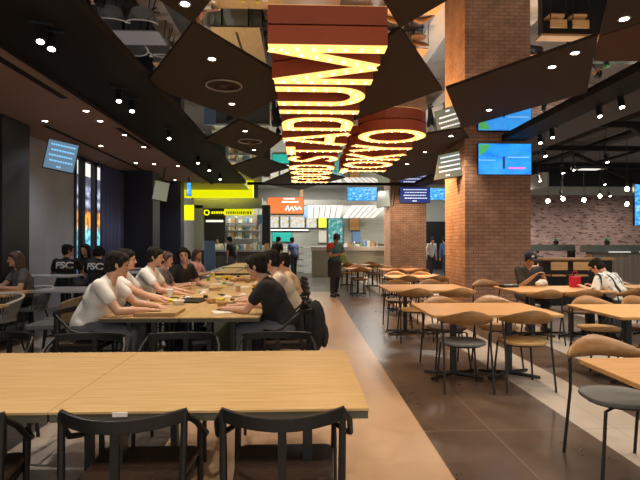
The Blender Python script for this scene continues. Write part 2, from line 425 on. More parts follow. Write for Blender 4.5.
# ------------------------------------------------------------------ ceilings
struct('ceiling', MB().box(LX - .2, -3.17, -3, 19, H - .02, H + .2), 'ceil_brown')
struct('ceiling', MB().box(-2.0, 4.14, -3, 17.6, H, H + .1), 'mirror', 'mirrored ceiling reflecting the tables below')
struct('ceiling', MB().box(-3.17, -2.0, -3, 17.2, H - .06, H + .2), 'beam_black')
struct('ceiling', MB().box(4.14, 4.64, -3, 17.6, H - .06, H + .3), 'beam_black')
struct('ceiling', MB().box(4.64, 5.5, -3, 17.6, H - .02, H + .3), 'beam_grey')
struct('ceiling', MB().box(5.5, 17, -3, 21, 4.35, 4.5), 'ceil_grey')
struct('ceiling', MB().box(5.42, 5.5, -3, 17.6, H + .3, 4.4), 'beam_grey')
struct('ceiling', MB().box(-6, 17, 19, 32, 4.6, 4.75).box(-6, 5.5, 17.6, 19, 4.6, 4.75), 'ceil_white')
struct('trim_1', MB().box(-2.0, 4.2, 17.6, 17.7, H - .05, 4.6).box(4.2, 5.5, 17.6, 17.7, H + .3, 4.6), 'beam_black')
# black edge of the beam and slots in the brown ceiling
struct('trim_2', MB().box(-3.21, -3.17, -3, 17.2, H - .1, H + .1), 'beam_black')
for k, (pa, pb) in enumerate([(((0, 60), (66, 98))), ((118, 128), (150, 148))]):
    a = onz(*pa, H - .02); b = onz(*pb, H - .02)
    x = (a[0] + b[0]) / 2
    y0, y1 = sorted((a[1], b[1]))
    mb = MB().box(x - .05, x + .05, y0 - (1.2 if k == 0 else 0), y1, H - .028, H - .015)
    v = tag(mb.build('ceiling_vent', 'beam_black'), ['long black slot diffuser in the brown ceiling at the left edge', 'short black slot diffuser in the brown ceiling near the hanging screens'][k], 'vent')
struct('trim_3', MB().box(-4.75, -4.68, 9, 17, H - .035, H - .018), 'beam_black')

# dark ceiling panels fixed under the mirror
def panel(pts, name, label, m='panel_dark', z=H - .02, t=.0195):
    P = [onz(x, y, z)[:2] for x, y in pts]
    c = (sum(p[0] for p in P) / len(P), sum(p[1] for p in P) / len(P))
    mb = MB().prism([(p[0] - c[0], p[1] - c[1]) for p in P], 0, t)
    o = mb.build(name, m); o.location = (c[0], c[1], z)
    return tag(o, label, 'ceiling panel', None)
panel([(193, 24), (300, 87), (239, 119), (145, 85)], 'ceiling_panel', 'large dark brown diamond ceiling panel with round diffuser, left of the lit letters')
panel([(193, 23), (150, -6), (176, -25), (225, -18)], 'ceiling_panel', 'dark ceiling panel cut by the top edge, touching the big diamond panel at its tip')
panel([(240, 120), (284, 138), (260, 157), (205, 140)], 'ceiling_panel', 'middle dark diamond ceiling panel with small lights, behind the largest diamond')
panel([(260, 157), (290, 168), (252, 179), (230, 167)], 'ceiling_panel', 'small farthest dark diamond ceiling panel left of the far lit letters')
panel([(400, 29), (442, 90), (350, 122), (322, 82)], 'ceiling_panel', 'dark triangular ceiling panel between the two rows of lit letters')
panel([(400, 28), (378, -8), (404, -16), (462, -8)], 'ceiling_panel', 'dark ceiling panel at top edge above the triangular one, tip pointing down')
panel([(446, 89), (598, 36), (587, 93), (532, 108), (462, 128)], 'ceiling_panel', 'wide dark ceiling panel crossing in front of the big brick column')
panel([(600, 35), (612, -14), (690, -5), (652, 18)], 'ceiling_panel', 'dark ceiling panel in the top right corner with one downlight')
panel([(600, 37), (655, 19), (690, 62), (594, 61)], 'ceiling_panel', 'brown ceiling panel at right edge below the dark corner panel', 'panel_brown', H - .022)
panel([(428, 134), (462, 129), (478, 150), (440, 173), (395, 181), (372, 172)], 'ceiling_panel', 'dark ceiling panel beside the big round letter, over the far brick column')
panel([(300, 168), (345, 178), (300, 190), (262, 184)], 'ceiling_panel', 'thin dark ceiling panel at far end of the lit letters', z=H - .022)

def sub(mb, name, m, p, **k): return mb.build(name, m, p, **k)
# recessed downlights: trim ring + lamp lens
def downlight(px, py, z, label, group, r=.055, lm='lamp', first=[None]):
    x, y, _ = onz(px, py, z)
    if first[0] is None:
        t = thing('downlight', label, 'ceiling light', (x, y, z), 0, group)
        MB().lathe([(.5, -.0), (.95, -.12), (1.0, -.0), (1.0, .0)], 20).build('trim_ring', 'steel', t)
        MB().lathe([(.0, -.05), (.75, -.05), (.75, 0)], 20).build('lamp_lens', 'lamp', t)
        t.scale = (r, r, r); first[0] = t; return t
    t = dup(first[0], (x, y, z), 0, label, group); t.scale = (r, r, r); return t
ZP = H - .022
dl = [(185, 4, ZP, 'on the panel cut by the top edge'), (212, 59, ZP, 'on the largest diamond panel, left above its round diffuser'), (232, 104, ZP, 'on the largest diamond panel below its round diffuser'),
      (245, 131, ZP, 'on the middle diamond panel, nearer its tip'), (254, 150, ZP, 'on the middle diamond panel, farther end'), (552, 67, ZP, 'on the wide panel before the brick column, centre one'),
      (575, 53, ZP, 'on the wide panel before the brick column, right one'), (489, 110, ZP, 'on the wide panel low beside the reflected screen'), (624, 19, ZP, 'in the top right corner panel'),
      (451, 136, ZP, 'on the panel beside the round letter, nearest'), (425, 152, ZP, 'on the panel beside the round letter, middle one'), (407, 164, ZP, 'on the panel beside the round letter, farthest')]
for x, y, z, l in dl: downlight(x, y, z, 'round recessed downlight ' + l, 'downlights in the dark ceiling panels', .058)
bl = [(50, 76, 'nearest the beam beside the long slot'), (45, 121, 'at the far left above the hanging screen'), (100, 121, 'right of centre, second row'), (125, 135, 'near the short slot diffuser'), (101, 146, 'right of the big hanging screen'),
      (144, 147, 'close to the beam, middle distance'), (136, 163, 'above the black column'), (154, 164, 'next to the beam, above the second screen'), (86, 111, 'faint one between slot and beam'), (178, 166, 'far along the beam'), (175, 180, 'above the yellow lit wall'), (158, 176, 'farthest, by the black column')]
for x, y, l in bl: downlight(x, y, H - .022, 'small lamp in the brown ceiling ' + l, 'lamps in the brown ceiling', .06)

# air diffusers
def diffuser(px, py, r, label):
    x, y, z = onz(px, py, ZP)
    t = thing('air_diffuser', label, 'vent', (x, y, z), 0, None)
    for k, rr in enumerate((1.0, .66, .34)):
        MB().tube([(r * rr * math.cos(a * PI / 16), r * rr * math.sin(a * PI / 16), -.012) for a in range(32)], .012, 6, True).build('diffuser_ring', 'metal_pale' if k == 0 else 'panel_brown', t)
    MB().lathe([(r * .2, -.02), (r * .2, 0)], 20).build('diffuser_core', 'black_metal', t)
diffuser(224, 85, .24, 'large round air diffuser in the biggest diamond panel')
diffuser(250, 141, .24, 'round air diffuser in the middle diamond panel')

# ------------------------------------------------------------------ track spotlights
def spot(p, label, group, rz=0, first=[None], s=1.0):
    if first[0] is None:
        t = thing('spotlight', label, 'spotlight', p, rz, group)
        MB().box(-.10, .10, -.018, .018, -.02, 0).build('mount', 'black_metal', t)
        MB().tube([(0, 0, -.02), (0, 0, -.07)], .010).build('stem', 'black_metal', t)
        h = MB().tube([(0, .02, -.04), (0, -.03, -.20)], .042, 16).build('lamp_head', 'black_metal', t, smooth=False)
        MB().tube([(0, -.0305, -.2015), (0, -.032, -.206)], .032, 16).build('lens', 'lamp', h)
        first[0] = t; return t
    t = dup(first[0], p, rz, label, group); return t
zb = H - .065
sl = [(41, 22, 'nearest pair on the left beam, left one'), (52, 30, 'nearest pair on the left beam, right one'), (119, 87, 'second pair on the left beam, left one'), (132, 98, 'second pair on the left beam, right one'),
      (169, 128, 'third on the left beam, single'), (198, 155, 'fourth cluster on the left beam, left one'), (209, 163, 'fourth cluster on the left beam, middle one'), (220, 173, 'fourth cluster on the left beam, farthest')]
for x, y, l in sl:
    spot(onz(x, y, zb), 'black cylinder spotlight, ' + l, 'spotlights on the left beam', R(20))
zr = H - .022
sr = [(599, 104, zr, 'nearest pair on the right beam, left one'), (621, 94, zr, 'nearest pair on the right beam, right one'), (540, 133, zr, 'pair before the blue screen, left one'), (552, 127, zr, 'pair before the blue screen, right one')]
for x, y, z, l in sr:
    spot(onz(x, y, z), 'black cylinder spotlight, ' + l, 'spotlights on the right beam', R(-10))
# far dining area: spotlights on tracks under the open ceiling
far_sp = [(544, 146, 9.0, 'upper, just right of the blue screen'), (606, 153, 10.0, 'on the black track, right'), (562, 165, 11.5, 'left of a close pair'), (573, 162, 11.5, 'right of a close pair'), (539, 174, 13, 'beside the column, lowest'), (604, 178, 14, 'far, in front of the pale cornice'), (561, 190, 15, 'far left near the hanging bulbs'), (609, 190, 15, 'far, right of the hanging bulbs')]
for x, y, d, l in far_sp:
    p = ony(x, y, d); spot(p, 'black spotlight of the far dining area, ' + l, 'spotlights in the far dining area', R(30))
    MB().tube([(0, 0, 0), (0, 0, 4.35 - p[2])], .008, 6).build('drop_rod', 'black_metal', [o for o in COL.objects if o.name.startswith('spotlight')][-1])

# open ceiling services on the right: beams, ducts, pipes
def bar(name, p, q, w, h, m, label, cat, group=None):
    p = Vector(p); q = Vector(q); L = (q - p).length
    o = MB().box(-w / 2, w / 2, 0, L, -h / 2, h / 2).build(name, m)
    o.location = p; d = q - p; o.rotation_euler = (math.asin(d.z / L), 0, -math.atan2(d.x, d.y))
    return tag(o, label, cat, group)
def pipe(name, p, q, r, m, label, cat, group=None):
    o = MB().tube([(0, 0, 0), tuple(Vector(q) - Vector(p))], r, 12).build(name, m, smooth=True); o.location = p
    return tag(o, label, cat, group)
g = 'black services under the open ceiling'
bar('lighting_track', (6.1, 3.5, 3.95), (6.1, 17, 3.95), .07, .06, 'beam_black', 'black lighting track nearest the grey beam', 'track', g)
bar('lighting_track', (7.6, 4.5, 4.0), (7.6, 18, 4.0), .07, .06, 'beam_black', 'second black lighting track from the grey beam', 'track', g)
bar('lighting_track', (9.4, 5.5, 4.0), (9.4, 18, 4.0), .07, .06, 'beam_black', 'black lighting track farthest to the right', 'track', g)
bar('air_duct', (6.9, 4, 4.1), (6.9, 14, 4.1), .5, .35, 'beam_grey', 'wide dark rectangular duct under the open ceiling', 'duct')
pipe('ceiling_pipe', (8.3, 4, 4.15), (8.3, 18, 4.15), .09, 'beam_grey', 'round dark pipe running into the far dining area', 'pipe')
pipe('ceiling_pipe', (5.8, 4, 4.2), (5.8, 18, 4.2), .05, 'metal_pale', 'thin pale pipe close beside the grey beam', 'pipe')
for k, yy in enumerate((7.2, 9.4, 11.8, 14.5)):
    bar('ceiling_truss', (5.52, yy, 3.80), (15, yy, 3.80), .10, .12, 'beam_black', ['nearest black cross beam of the open ceiling', 'second nearest black cross beam of the open ceiling', 'third black cross beam of the open ceiling', 'farthest black cross beam of the open ceiling'][k], 'beam', g)
for k, (a, b) in enumerate([((6.3, 9), (10.5, 13)), ((7.5, 6.5), (12.5, 11.5)), ((7, 12), (12, 17))]):
    bar('ceiling_truss', (a[0], a[1], 3.68), (b[0], b[1], 3.68), .08, .08, 'beam_black', ['slanting black rail over the gap beside the column', 'slanting black rail at the right edge', 'farthest slanting black rail'][k], 'beam', g)
tb = thing('air_terminal', 'white rectangular ceiling air terminal in a black frame above the hanging bulbs', 'vent', ony(589, 168, 12))
MB().box(-.42, .42, -.12, .12, -.03, .03).build('frame', 'black_metal', tb); MB().box(-.24, .24, -.10, .10, -.045, -.02).build('grille', 'strip_white', tb)
MB().tube([(-.4, 0, 0), (-.4, 0, 1.0)], .01, 6).tube([(.4, 0, 0), (.4, 0, 1.0)], .01, 6).build('hanger', 'black_metal', tb)

# pendants
pend = [(548, 201, 12, 'leftmost of the row'), (563, 199, 12.6, 'second from the left'), (584, 200, 12, 'middle one of the row'), (600, 196, 13, 'fourth, over the brick wall'), (627, 204, 12, 'lower one at the right end'), (627, 189, 10.5, 'upper one at the right end')]
p0 = None
for x, y, d, l in pend:
    p = ony(x, y, d); L = 'bare glowing bulb pendant on a thin black cord, ' + l
    if p0 is None:
        p0 = thing('pendant_lamp', L, 'pendant lamp', p, 0, 'hanging bulbs before the brick wall')
        MB().ell((0, 0, 0), (.045, .045, .055), 14).build('bulb', mat('bulb_glow', (1, .9, .7), .5, emit=(1, .82, .55), es=18), p0, smooth=True)
        MB().tube([(0, 0, .06), (0, 0, .14)], .028, 12).build('socket', 'black_metal', p0)
        MB().tube([(0, 0, .12), (0, 0, 1.62)], .006, 6).build('cord', 'black_metal', p0)
    else: dup(p0, p, 0, L, 'hanging bulbs before the brick wall')

# ------------------------------------------------------------------ brick columns
for (y0, lab) in ((9.8, 'near'), (18.2, 'far')):
    c = struct('column', MB().box(-.69, .69, -.69, .69, 0, 4.0 if y0 > 17 else H + .02), 'brick_col', 'square brick column, the %s one' % ('larger near' if y0 < 17 else 'smaller far'))
    c.location = (3.37 + .69, y0 + .69, 0)

# ------------------------------------------------------------------ screens
def tv(loc, w, h, rot, scr, label, lines=None, txt='text_cyan', bracket=None):
    t = thing('wall_screen', label, 'screen', loc); t.rotation_euler = rot      # local: screen faces -Y, centre at origin
    MB().box(-w / 2, w / 2, .005, .05, -h / 2, h / 2).build('housing', 'black_plastic', t, bevel=.004)
    s = MB().box(-w / 2 + .015, w / 2 - .015, .0, .006, -h / 2 + .015, h / 2 - .015).build('display', scr, t)
    if lines:
        for (x0, x1, z) in lines:
            mb = MB(); x = x0; random.seed(int(z * 100) + 5)
            while x < x1:
                l = random.uniform(.05, .09); mb.box(x * w, min(x + l, x1) * w, -.004, .001, (z - .028) * h, (z + .028) * h); x += l + .012
            mb.build('text_line', txt, s)
    if bracket: MB().tube([(0, .05, 0), bracket], .025).build('bracket', 'black_metal', t)
    return t
L4 = [(-.38, .40, .34), (-.34, .38, .16), (-.38, .36, -.02), (-.34, .40, -.20), (-.08, .06, -.38)]
bs = tv(ony(505, 159, 9.71), 1.13, .66, (0, 0, 0), 'screen_track', 'blue screen showing a stadium on the front of the big brick column')
dsp = [c for c in bs.children if c.name.startswith('display')][0]
M['pic_green'] = mat('pic_green', (.1, .4, .1), .5, emit=(.05, .40, .12), es=.5); M['pic_dark'] = mat('pic_dark', (.02, .03, .1), .5, emit=(.02, .05, .20), es=.5); M['pic_pale'] = mat('pic_pale', (.5, .7, .9), .5, emit=(.35, .62, .85), es=.5)
MB().add([(-.54, -.002, .06), (-.40, -.002, .14), (-.30, -.002, .30), (-.54, -.002, .30), (-.54, .001, .06), (-.40, .001, .14), (-.30, .001, .30), (-.54, .001, .30)], [(0, 1, 2, 3), (7, 6, 5, 4), (0, 4, 5, 1), (1, 5, 6, 2), (2, 6, 7, 3), (3, 7, 4, 0)]).build('picture_field', 'pic_green', dsp)
mb = MB(); random.seed(8)
for i in range(60): x = random.uniform(.02, .53); z = random.uniform(.10, .30); mb.box(x, x + .02, -.003, .001, z, z + .015)
mb = MB()
mb.box(-.05, .0, -.0035, .001, -.2, .05)
mb.build('picture_figure', 'pic_dark', dsp)
MB().box(.08, .42, -.004, .001, -.20, -.17).build('picture_caption', 'magenta', dsp); MB().box(-.54, -.2, -.003, .001, -.03, -.02).box(.06, .5, -.003, .001, .03, .045).build('picture_line', 'pic_pale', dsp)
p = ony(451, 163, 10.2)
tv((3.22, 10.35, 3.12), .84, .60, (R(-12), 0, R(-62)), 'screen_olive', 'tilted screen with four rows of text on the left side of the big brick column', L4, 'text_white')
tv(ony(415, 195, 18.1), 1.16, .60, (0, 0, 0), 'screen_navy', 'navy screen with rows of white text on the far brick column', L4, 'text_white')
tv((3.24, 18.6, 3.15), 1.0, .66, (R(-8), 0, R(-60)), 'screen_olive', 'small pale angled screen on the left side of the far brick column', None)
tv(ony(362, 194, 21.5), 1.35, .62, (0, 0, 0), 'screen_blue', 'blue picture screen above the white counter hood')
tv(ony(437, 194, 22), .75, .56, (0, 0, 0), 'screen_blue', 'blue screen half hidden between the two brick columns')
tv(ony(640, 205, 10.5), .35, .95, (0, 0, R(20)), 'screen_blue', 'bright blue screen cut by the right edge')
# hanging ones left
p = ony(60, 156, 8.6); tv((p[0] + .02, 8.6, p[2]), .50, .54, (R(-6), R(10), R(22)), 'screen_grey', 'nearest hanging screen at the left with rows of blue text', L4, 'text_cyan', (-.2, .6, .35))
p = ony(161, 191, 13.3); tv(p, .40, .55, (R(-6), R(10), R(20)), 'screen_olive', 'second hanging screen, smaller, beyond the black column', None, bracket=(0, .1, .7))
p = ony(189, 189, 15.8); tv(p, .16, .45, (0, 0, R(15)), 'screen_blue', 'narrow cyan screen before the yellow lit wall', None, bracket=(0, .1, .7))

# ------------------------------------------------------------------ lit channel letters
def arc(cx, cy, rx, ry, a0, a1, n=14): return [(cx + rx * math.cos(R(a0 + (a1 - a0) * i / n)), cy + ry * math.sin(R(a0 + (a1 - a0) * i / n))) for i in range(n + 1)]
sw = .205; hw = sw / 2
def strokes(ch, W, Hh):
    a, b = hw, W - hw; t = Hh - hw
    if ch == 'O': return [('c', arc(W / 2, Hh / 2, W / 2 - hw, Hh / 2 - hw, 0, 360, 36)[:-1])]
    if ch == 'M': return [('o', [(a, 0), (a, Hh)]), ('o', [(a, Hh - .02), (W / 2, .03)]), ('o', [(W / 2, .03), (b, Hh - .02)]), ('o', [(b, 0), (b, Hh)])]
    if ch == 'U': return [('o', [(a, Hh)] + arc(W / 2, W / 2, W / 2 - hw, W / 2 - hw, 180, 360) + [(b, Hh)])]
    if ch == 'I': return [('o', [(W / 2, 0), (W / 2, Hh)])]
    if ch == 'D': return [('c', [(a, hw), (a, t)] + arc(W - .42, Hh - .45, .42 - hw, .45 - hw, 90, 0, 8) + arc(W - .42, .45, .42 - hw, .45 - hw, 0, -90, 8))]
    if ch == 'A': return [('o', [(a - .02, 0), (W / 2, Hh)]), ('o', [(W / 2, Hh), (b + .02, 0)]), ('o', [(a + .12, .33), (b - .12, .33)])]
    if ch == 'T': return [('o', [(0, t), (W, t)]), ('o', [(W / 2, 0), (W / 2, t)])]
    if ch == 'F': return [('o', [(a, 0), (a, Hh)]), ('o', [(a, t), (W, t)]), ('o', [(a, Hh * .52), (W - .1, Hh * .52)])]
    if ch == 'S': return [('o', arc(W / 2, Hh * .73, W / 2 - hw, Hh * .27 - hw, 20, 250, 14) + arc(W / 2, Hh * .27, W / 2 - hw, Hh * .27 - hw, 70, -160, 14))]
    if ch == 'Y': return [('o', [(a, Hh), (W / 2, Hh * .45)]), ('o', [(b, Hh), (W / 2, Hh * .45)]), ('o', [(W / 2, 0), (W / 2, Hh * .48)])]
    if ch == 'K': return [('o', [(a, 0), (a, Hh)]), ('o', [(a, Hh * .4), (b, Hh)]), ('o', [(a + .15, Hh * .55), (b, 0)])]
ZL = 3.40
def letter(ch, y0, y1, xb, Hh, where, k):
    W = y1 - y0
    t = thing('sign_letter', 'lit ceiling letter %s, %s' % (ch, where), 'letter', (xb, y1, ZL), 0, 'lit letters hanging under the mirrored ceiling')
    st = [(c, [(-v, -u) for u, v in pts]) for c, pts in strokes(ch, W, Hh)]
    hb, fb, bb = MB(), MB(), MB(); cnt = 0; sp = .165
    for c, pts in st:
        hb.ribbon(pts, sw, 0.004, H - ZL - .008, c == 'c'); fb.ribbon(pts, sw - .012, -.001, .006, c == 'c')
    h = hb.build('housing', 'sign_side', t); f = fb.build('light_face', 'sign_face', t)
    for c, pts in st:
        P = [Vector(p) for p in pts] + ([Vector(pts[0])] if c == 'c' else [])
        d = sp * .5
        for a, b in zip(P[:-1], P[1:]):
            l = (b - a).length
            while d < l:
                q = a + (b - a) * (d / l); cnt += 1
                if bulb0[0] is None: bulb0[0] = MB().ell((0, 0, 0), (.012, .012, .012), 8).build('bulb', 'sign_bulb', t, smooth=True); o = bulb0[0]
                else: o = bulb0[0].copy(); COL.objects.link(o); o.parent = t
                o.location = (q.x, q.y, -.014); d += sp
            d -= l
bulb0 = [None]
XB = .86; HH = 1.2
for k, (ch, a, b, w) in enumerate([('M', 4.78, 5.98, 'nearest and largest, at the top of the photo'), ('U', 6.08, 6.92, 'directly behind the big M'), ('I', 7.1, 7.4, 'a single bar in the left row'), ('D', 7.57, 8.45, 'between the bar and the A'), ('A', 8.6, 9.75, 'in the left row before the T'),
        ('T', 9.9, 10.75, 'in the left row between A and S'), ('S', 10.9, 11.7, 'starting the second word of the left row'), ('D', 12.15, 12.95, 'farther D, ending the word at the far end'), ('O', 13.1, 13.95, 'left row, nearer of its two rings'), ('O', 14.1, 14.95, 'left row, farther of its two rings'), ('F', 15.1, 15.7, 'farthest of the left row')]):
    letter(ch, a, b, XB, HH, w, k)
for k, (ch, a, b, w) in enumerate([('O', 8.3, 9.45, 'big near ring starting the right row'), ('Y', 9.6, 10.4, 'behind the big ring of the right row'), ('K', 10.55, 11.4, 'in the middle of the right row'), ('O', 11.6, 12.6, 'far ring of the right row'), ('T', 12.75, 13.5, 'farthest of the right row')]):
    letter(ch, a, b, 2.3, 1.26, w, k + 20)

# ------------------------------------------------------------------ right-hand back: brick-pattern wall, ledge, panels
struct('wall_back', MB().box(7.5, 17, 17.0, 17.2, 0, 3.15), 'brick_wall', 'patterned brick wall of the far dining area')
struct('trim_4', MB().box(7.5, 17, 16.9, 17.2, 3.15, 3.45), 'wall_light')
struct('wall_back', MB().box(7.5, 17, 17.0, 17.2, 3.45, 4.4), 'wall_black')
struct('wall_back', MB().box(7.4, 7.6, 14.5, 17, 3.15, 3.6), 'wall_light')
struct('wall_right', MB().box(16.8, 17, -3, 17, 0, 4.4), 'wall_light')
# ledge partition
def pedge(px): return ony(px, 245, 11.2)[0]
xL, xM, xR = ony(534, 245, 11.2)[0], ony(592, 245, 11.2)[0], 11.5
t = thing('partition', 'low partition wall with dark slatted wood face behind the seated man in patterned shirt', 'partition', ((xM + xR) / 2, 11.2, 0))
w2 = (xR - xM) / 2
MB().box(-w2, w2, 0, .25, 0, 1.20).build('slatted_face', 'slat_wood', t); MB().box(-w2 - .1, w2, -.08, .33, 1.20, 1.37).build('cap_ledge', 'ledge', t)
for i in range(2): MB().box(-w2 + .35 + i * .75, -w2 + .85 + i * .75, -.14, -.08, 1.20, 1.215).build('light_strip', 'strip_white', t)
t = thing('planter_ledge', 'dark green glazed ledge above the service counter', 'ledge', ((xL + xM) / 2 - .1, 11.9, 0)); w2 = (xM - xL) / 2 + .1
MB().box(-w2, w2, 0, .2, 1.22, 1.38).build('glass_top', 'ledge', t); MB().box(-w2, -w2 + .1, 0, .2, 0, 1.22).build('post', 'beam_black', t); MB().box(w2 - .1, w2, 0, .2, 0, 1.22).build('post', 'beam_black', t)
t = thing('service_counter', 'wood topped service counter behind the man in the cap', 'counter', (ony(559, 250, 11.5)[0], 10.7, 0))
MB().box(-.85, .85, -.05, .25, 1.03, 1.08).build('worktop', 'food_board', t); MB().box(-.8, .8, 0, .22, 0, 1.03).build('body', 'black_wood', t)
def pot(px, lab, yy=12.0, zz=1.381, first=[None]):
    x, y, _ = ony(px, 245, yy)
    if not first[0]:
        t = thing('potted_plant', lab, 'plant', (x, yy, zz)); mb = MB()
        MB().lathe([(.05, 0), (.07, .09)], 14).build('pot', 'black_plastic', t)
        for i in range(26):
            a = random.uniform(0, 6.28); l = random.uniform(.05, .13); e = random.uniform(.03, .12); c = Vector((0, 0, .08))
            q = c + Vector((l * math.cos(a), l * math.sin(a), e)); s = Vector((-math.sin(a), math.cos(a), 0)) * .02
            m_ = (c + q) / 2; mb.add([c, m_ + s, q, m_ - s + Vector((0, 0, .004))], [(0, 1, 2), (0, 2, 3)])
        mb.build('foliage', 'leaf', t); first[0] = t
    else: dup(first[0], (x, yy, zz), 1, lab)
pot(556, 'small leafy pot plant on the dark ledge beside the column'); pot(607, 'small leafy pot plant on the ledge over the slatted partition', 11.32, 1.371)
struct('wall_back', MB().box(5.4, 9.5, 26, 26.1, 0, 2.6), 'wall_black')
struct('wall_back', MB().box(5.4, 9.5, 26.1, 26.2, 2.6, 4.6), 'wall_light')
struct('wall_back', MB().box(-2.4, 5.4, 23.285, 23.4, 0, 3.45), 'wall_light')
# ------------------------------------------------------------------ back of the hall
YB = 24
struct('wall_back', MB().box(-6, 7.6, 28, 28.2, 0, 4.7), 'ceil_white')
struct('wall_back', MB().box(-6, -2.4, 26.2, 26.4, 0, 4.7), 'wall_black')
P = lambda px, py, y=YB: ony(px, py, y)
def fbox(px0, px1, py0, py1, y, d, name, m, parent=None, org=(0, 0, 0)):
    a = ony(px0, py1, y); b = ony(px1, py0, y)
    return MB().box(a[0] - org[0], b[0] - org[0], -0, d, a[2] - org[2], b[2] - org[2]).build(name, m, parent)
def board(px0, px1, py0, py1, y, m, label, cat, name, trim='black_plastic', d=.08):
    a = ony(px0, py1, y); b = ony(px1, py0, y); w = (b[0] - a[0]) / 2; h = (b[2] - a[2]) / 2
    t = thing(name, label, cat, ((a[0] + b[0]) / 2, y, (a[2] + b[2]) / 2))
    MB().box(-w, w, 0, d, -h, h).build('housing', trim, t); f = MB().box(-w + .02, w - .02, -.012, 0, -h + .02, h - .02).build('face', m, t)
    return t, f, w, h
# orange sign
t, f, w, h = board(267, 304, 197, 214, 23.2, 'orange_sign', 'orange lit shop sign with white brush marks above the menu boards', 'sign', 'shop_sign')
mb = MB(); random.seed(3)
mb.tube([(w * .0, -.02, -h * .55), (w * .12, -.02, -h * .1), (w * .2, -.02, -h * .6), (w * .34, -.02, -h * .2), (w * .46, -.02, -h * .62)], .05, 6)
mb.tube([(w * .5, -.02, -h * .1), (w * .62, -.02, -h * .5), (w * .76, -.02, -h * .15), (w * .86, -.02, -h * .5)], .045, 6)
mb.build('brush_mark', 'strip_white', f)
MB().box(-w * .2, w * .7, -.03, -.012, h * .35, h * .5).box(-w * .1, w * .5, -.03, -.012, h * .72, h * .86).build('light_bar', 'strip_white', f)
struct('trim_5', MB().box(P(300, 0, 23.5)[0], P(303, 0, 23.5)[0], 23.4, 23.5, 3.2, 4.6), 'orange_wood')
# menu boards
for i, (a, b, m, l) in enumerate([(270, 279, 'menu_blue', 'leftmost pale blue lit menu board under the orange sign'), (280, 289, 'menu_blue', 'second pale blue lit menu board under the orange sign'), (290, 305, 'menu_blue', 'wide lit menu board with food pictures under the orange sign'), (306, 317, 'menu_blue', 'pale lit menu board left of the yellow one'), (318, 327, 'menu_yellow', 'bright yellow lit menu board')]):
    board(a, b, 216, 228, 23.2, m, l, 'menu board', 'menu_board')
board(328, 343, 218, 243, 23.2, 'menu_teal', 'tall teal and white menu poster behind the standing worker', 'menu board', 'menu_board')
board(270, 309, 229, 231, 23.2, 'strip_white', 'thin white light strip under the menu boards', 'light strip', 'light_strip')
board(272, 292, 232, 242, 23.2, 'teal', 'teal panel on the shop front at the far end', 'panel', 'teal_panel')
board(318, 327, 230, 243, 23.2, 'paper', 'white poster with small pictures beside the worker', 'poster', 'poster')
board(349, 360, 218, 230.5, 23.2, 'orange_wood', 'brown wooden panel beside the grey shutter', 'panel', 'wall_panel')
board(352, 361, 231, 243, 23.2, 'banner_blue', 'small pale blue notice below the brown panel', 'notice', 'notice')
board(360, 386, 209, 244, 23.2, 'shutter', 'closed grey green roller shutter left of the far brick column', 'shutter', 'roller_shutter', 'metal_pale')
# hood
t = thing('counter_hood', 'grey hood with white glowing louvred panels over the far counter', 'hood', (P(347, 0, 22)[0], 22, 0))
a = P(304, 205, 22); b = P(390, 200, 22); cx = t.location.x
MB().box(a[0] - cx, b[0] - cx, 0, .4, a[2], b[2]).build('fascia', 'metal_pale', t)
for (x0, x1, x2, x3) in ((308, 343, 340, 308), (352, 387, 374, 343)):
    q = [P(x0, 206, 22), P(x1, 206, 22), P(x2, 218, 23.0), P(x3, 218, 23.0)]
    v = [(p_[0] - cx, p_[1] - 22 + .02, p_[2]) for p_ in q]; v2 = [(x, y + .05, z + .03) for x, y, z in v]
    f = MB().add(v + v2, [(0, 1, 2, 3), (7, 6, 5, 4), (0, 4, 5, 1), (1, 5, 6, 2), (2, 6, 7, 3), (3, 7, 4, 0)]).build('louvre_panel', 'strip_white' if x0 == 308 else 'strip_white', t)
    mb = MB()
    for k in range(1, 6):
        u = k / 6; p1 = Vector(v[0]).lerp(Vector(v[1]), u); p2 = Vector(v[3]).lerp(Vector(v[2]), u); mb.tube([p1 + Vector((0, -.02, -.01)), p2 + Vector((0, -.02, -.01))], .018, 6)
    mb.build('louvre_bar', 'metal_pale', f)
MB().box(P(304, 0, 22)[0] - cx, P(308, 0, 22)[0] - cx, -.1, .3, P(0, 217, 22)[2], P(0, 206, 22)[2]).build('end_panel', 'banner_blue', t)
# counters
t = thing('far_counter', 'white topped counter with grey front behind the standing worker', 'counter', (P(352, 0, 20)[0], 20.2, 0))
a = P(312, 0, 20)[0] - t.location.x; b = P(386, 0, 20)[0] - t.location.x
MB().box(a, b, .1, .7, 0, 1.10).build('body', 'shutter', t); MB().box(a - .05, b + .05, 0, .75, 1.10, 1.26).build('worktop', 'white', t)
def clutter(x0, x1, y, z, n, grp, desc):
    kinds = [('jar', 'white'), ('box', 'kraft'), ('tin', 'steel'), ('box', 'paper'), ('bottle', 'green_bag'), ('tin', 'banner_blue')]
    for i in range(n):
        k, m = kinds[i % 6]; x = x0 + (x1 - x0) * (i + .5) / n; hh = random.uniform(.12, .28)
        mb = MB()
        if k == 'box': mb.box(-.08, .08, -.06, .06, 0, hh)
        elif k == 'bottle': mb.lathe([(.04, 0), (.04, hh * .6), (.015, hh * .8), (.015, hh)], 12)
        else: mb.lathe([(.05, 0), (.06, .01), (.06, hh * .9), (.045, hh)], 12)
        o = mb.build(k, m); o.location = (x, y + random.uniform(-.05, .05), z); tag(o, desc, k, grp)
clutter(P(345, 0, 20)[0], P(380, 0, 20)[0], 20.5, 1.261, 9, 'small goods on the white counter', 'small container standing among others on the white far counter')
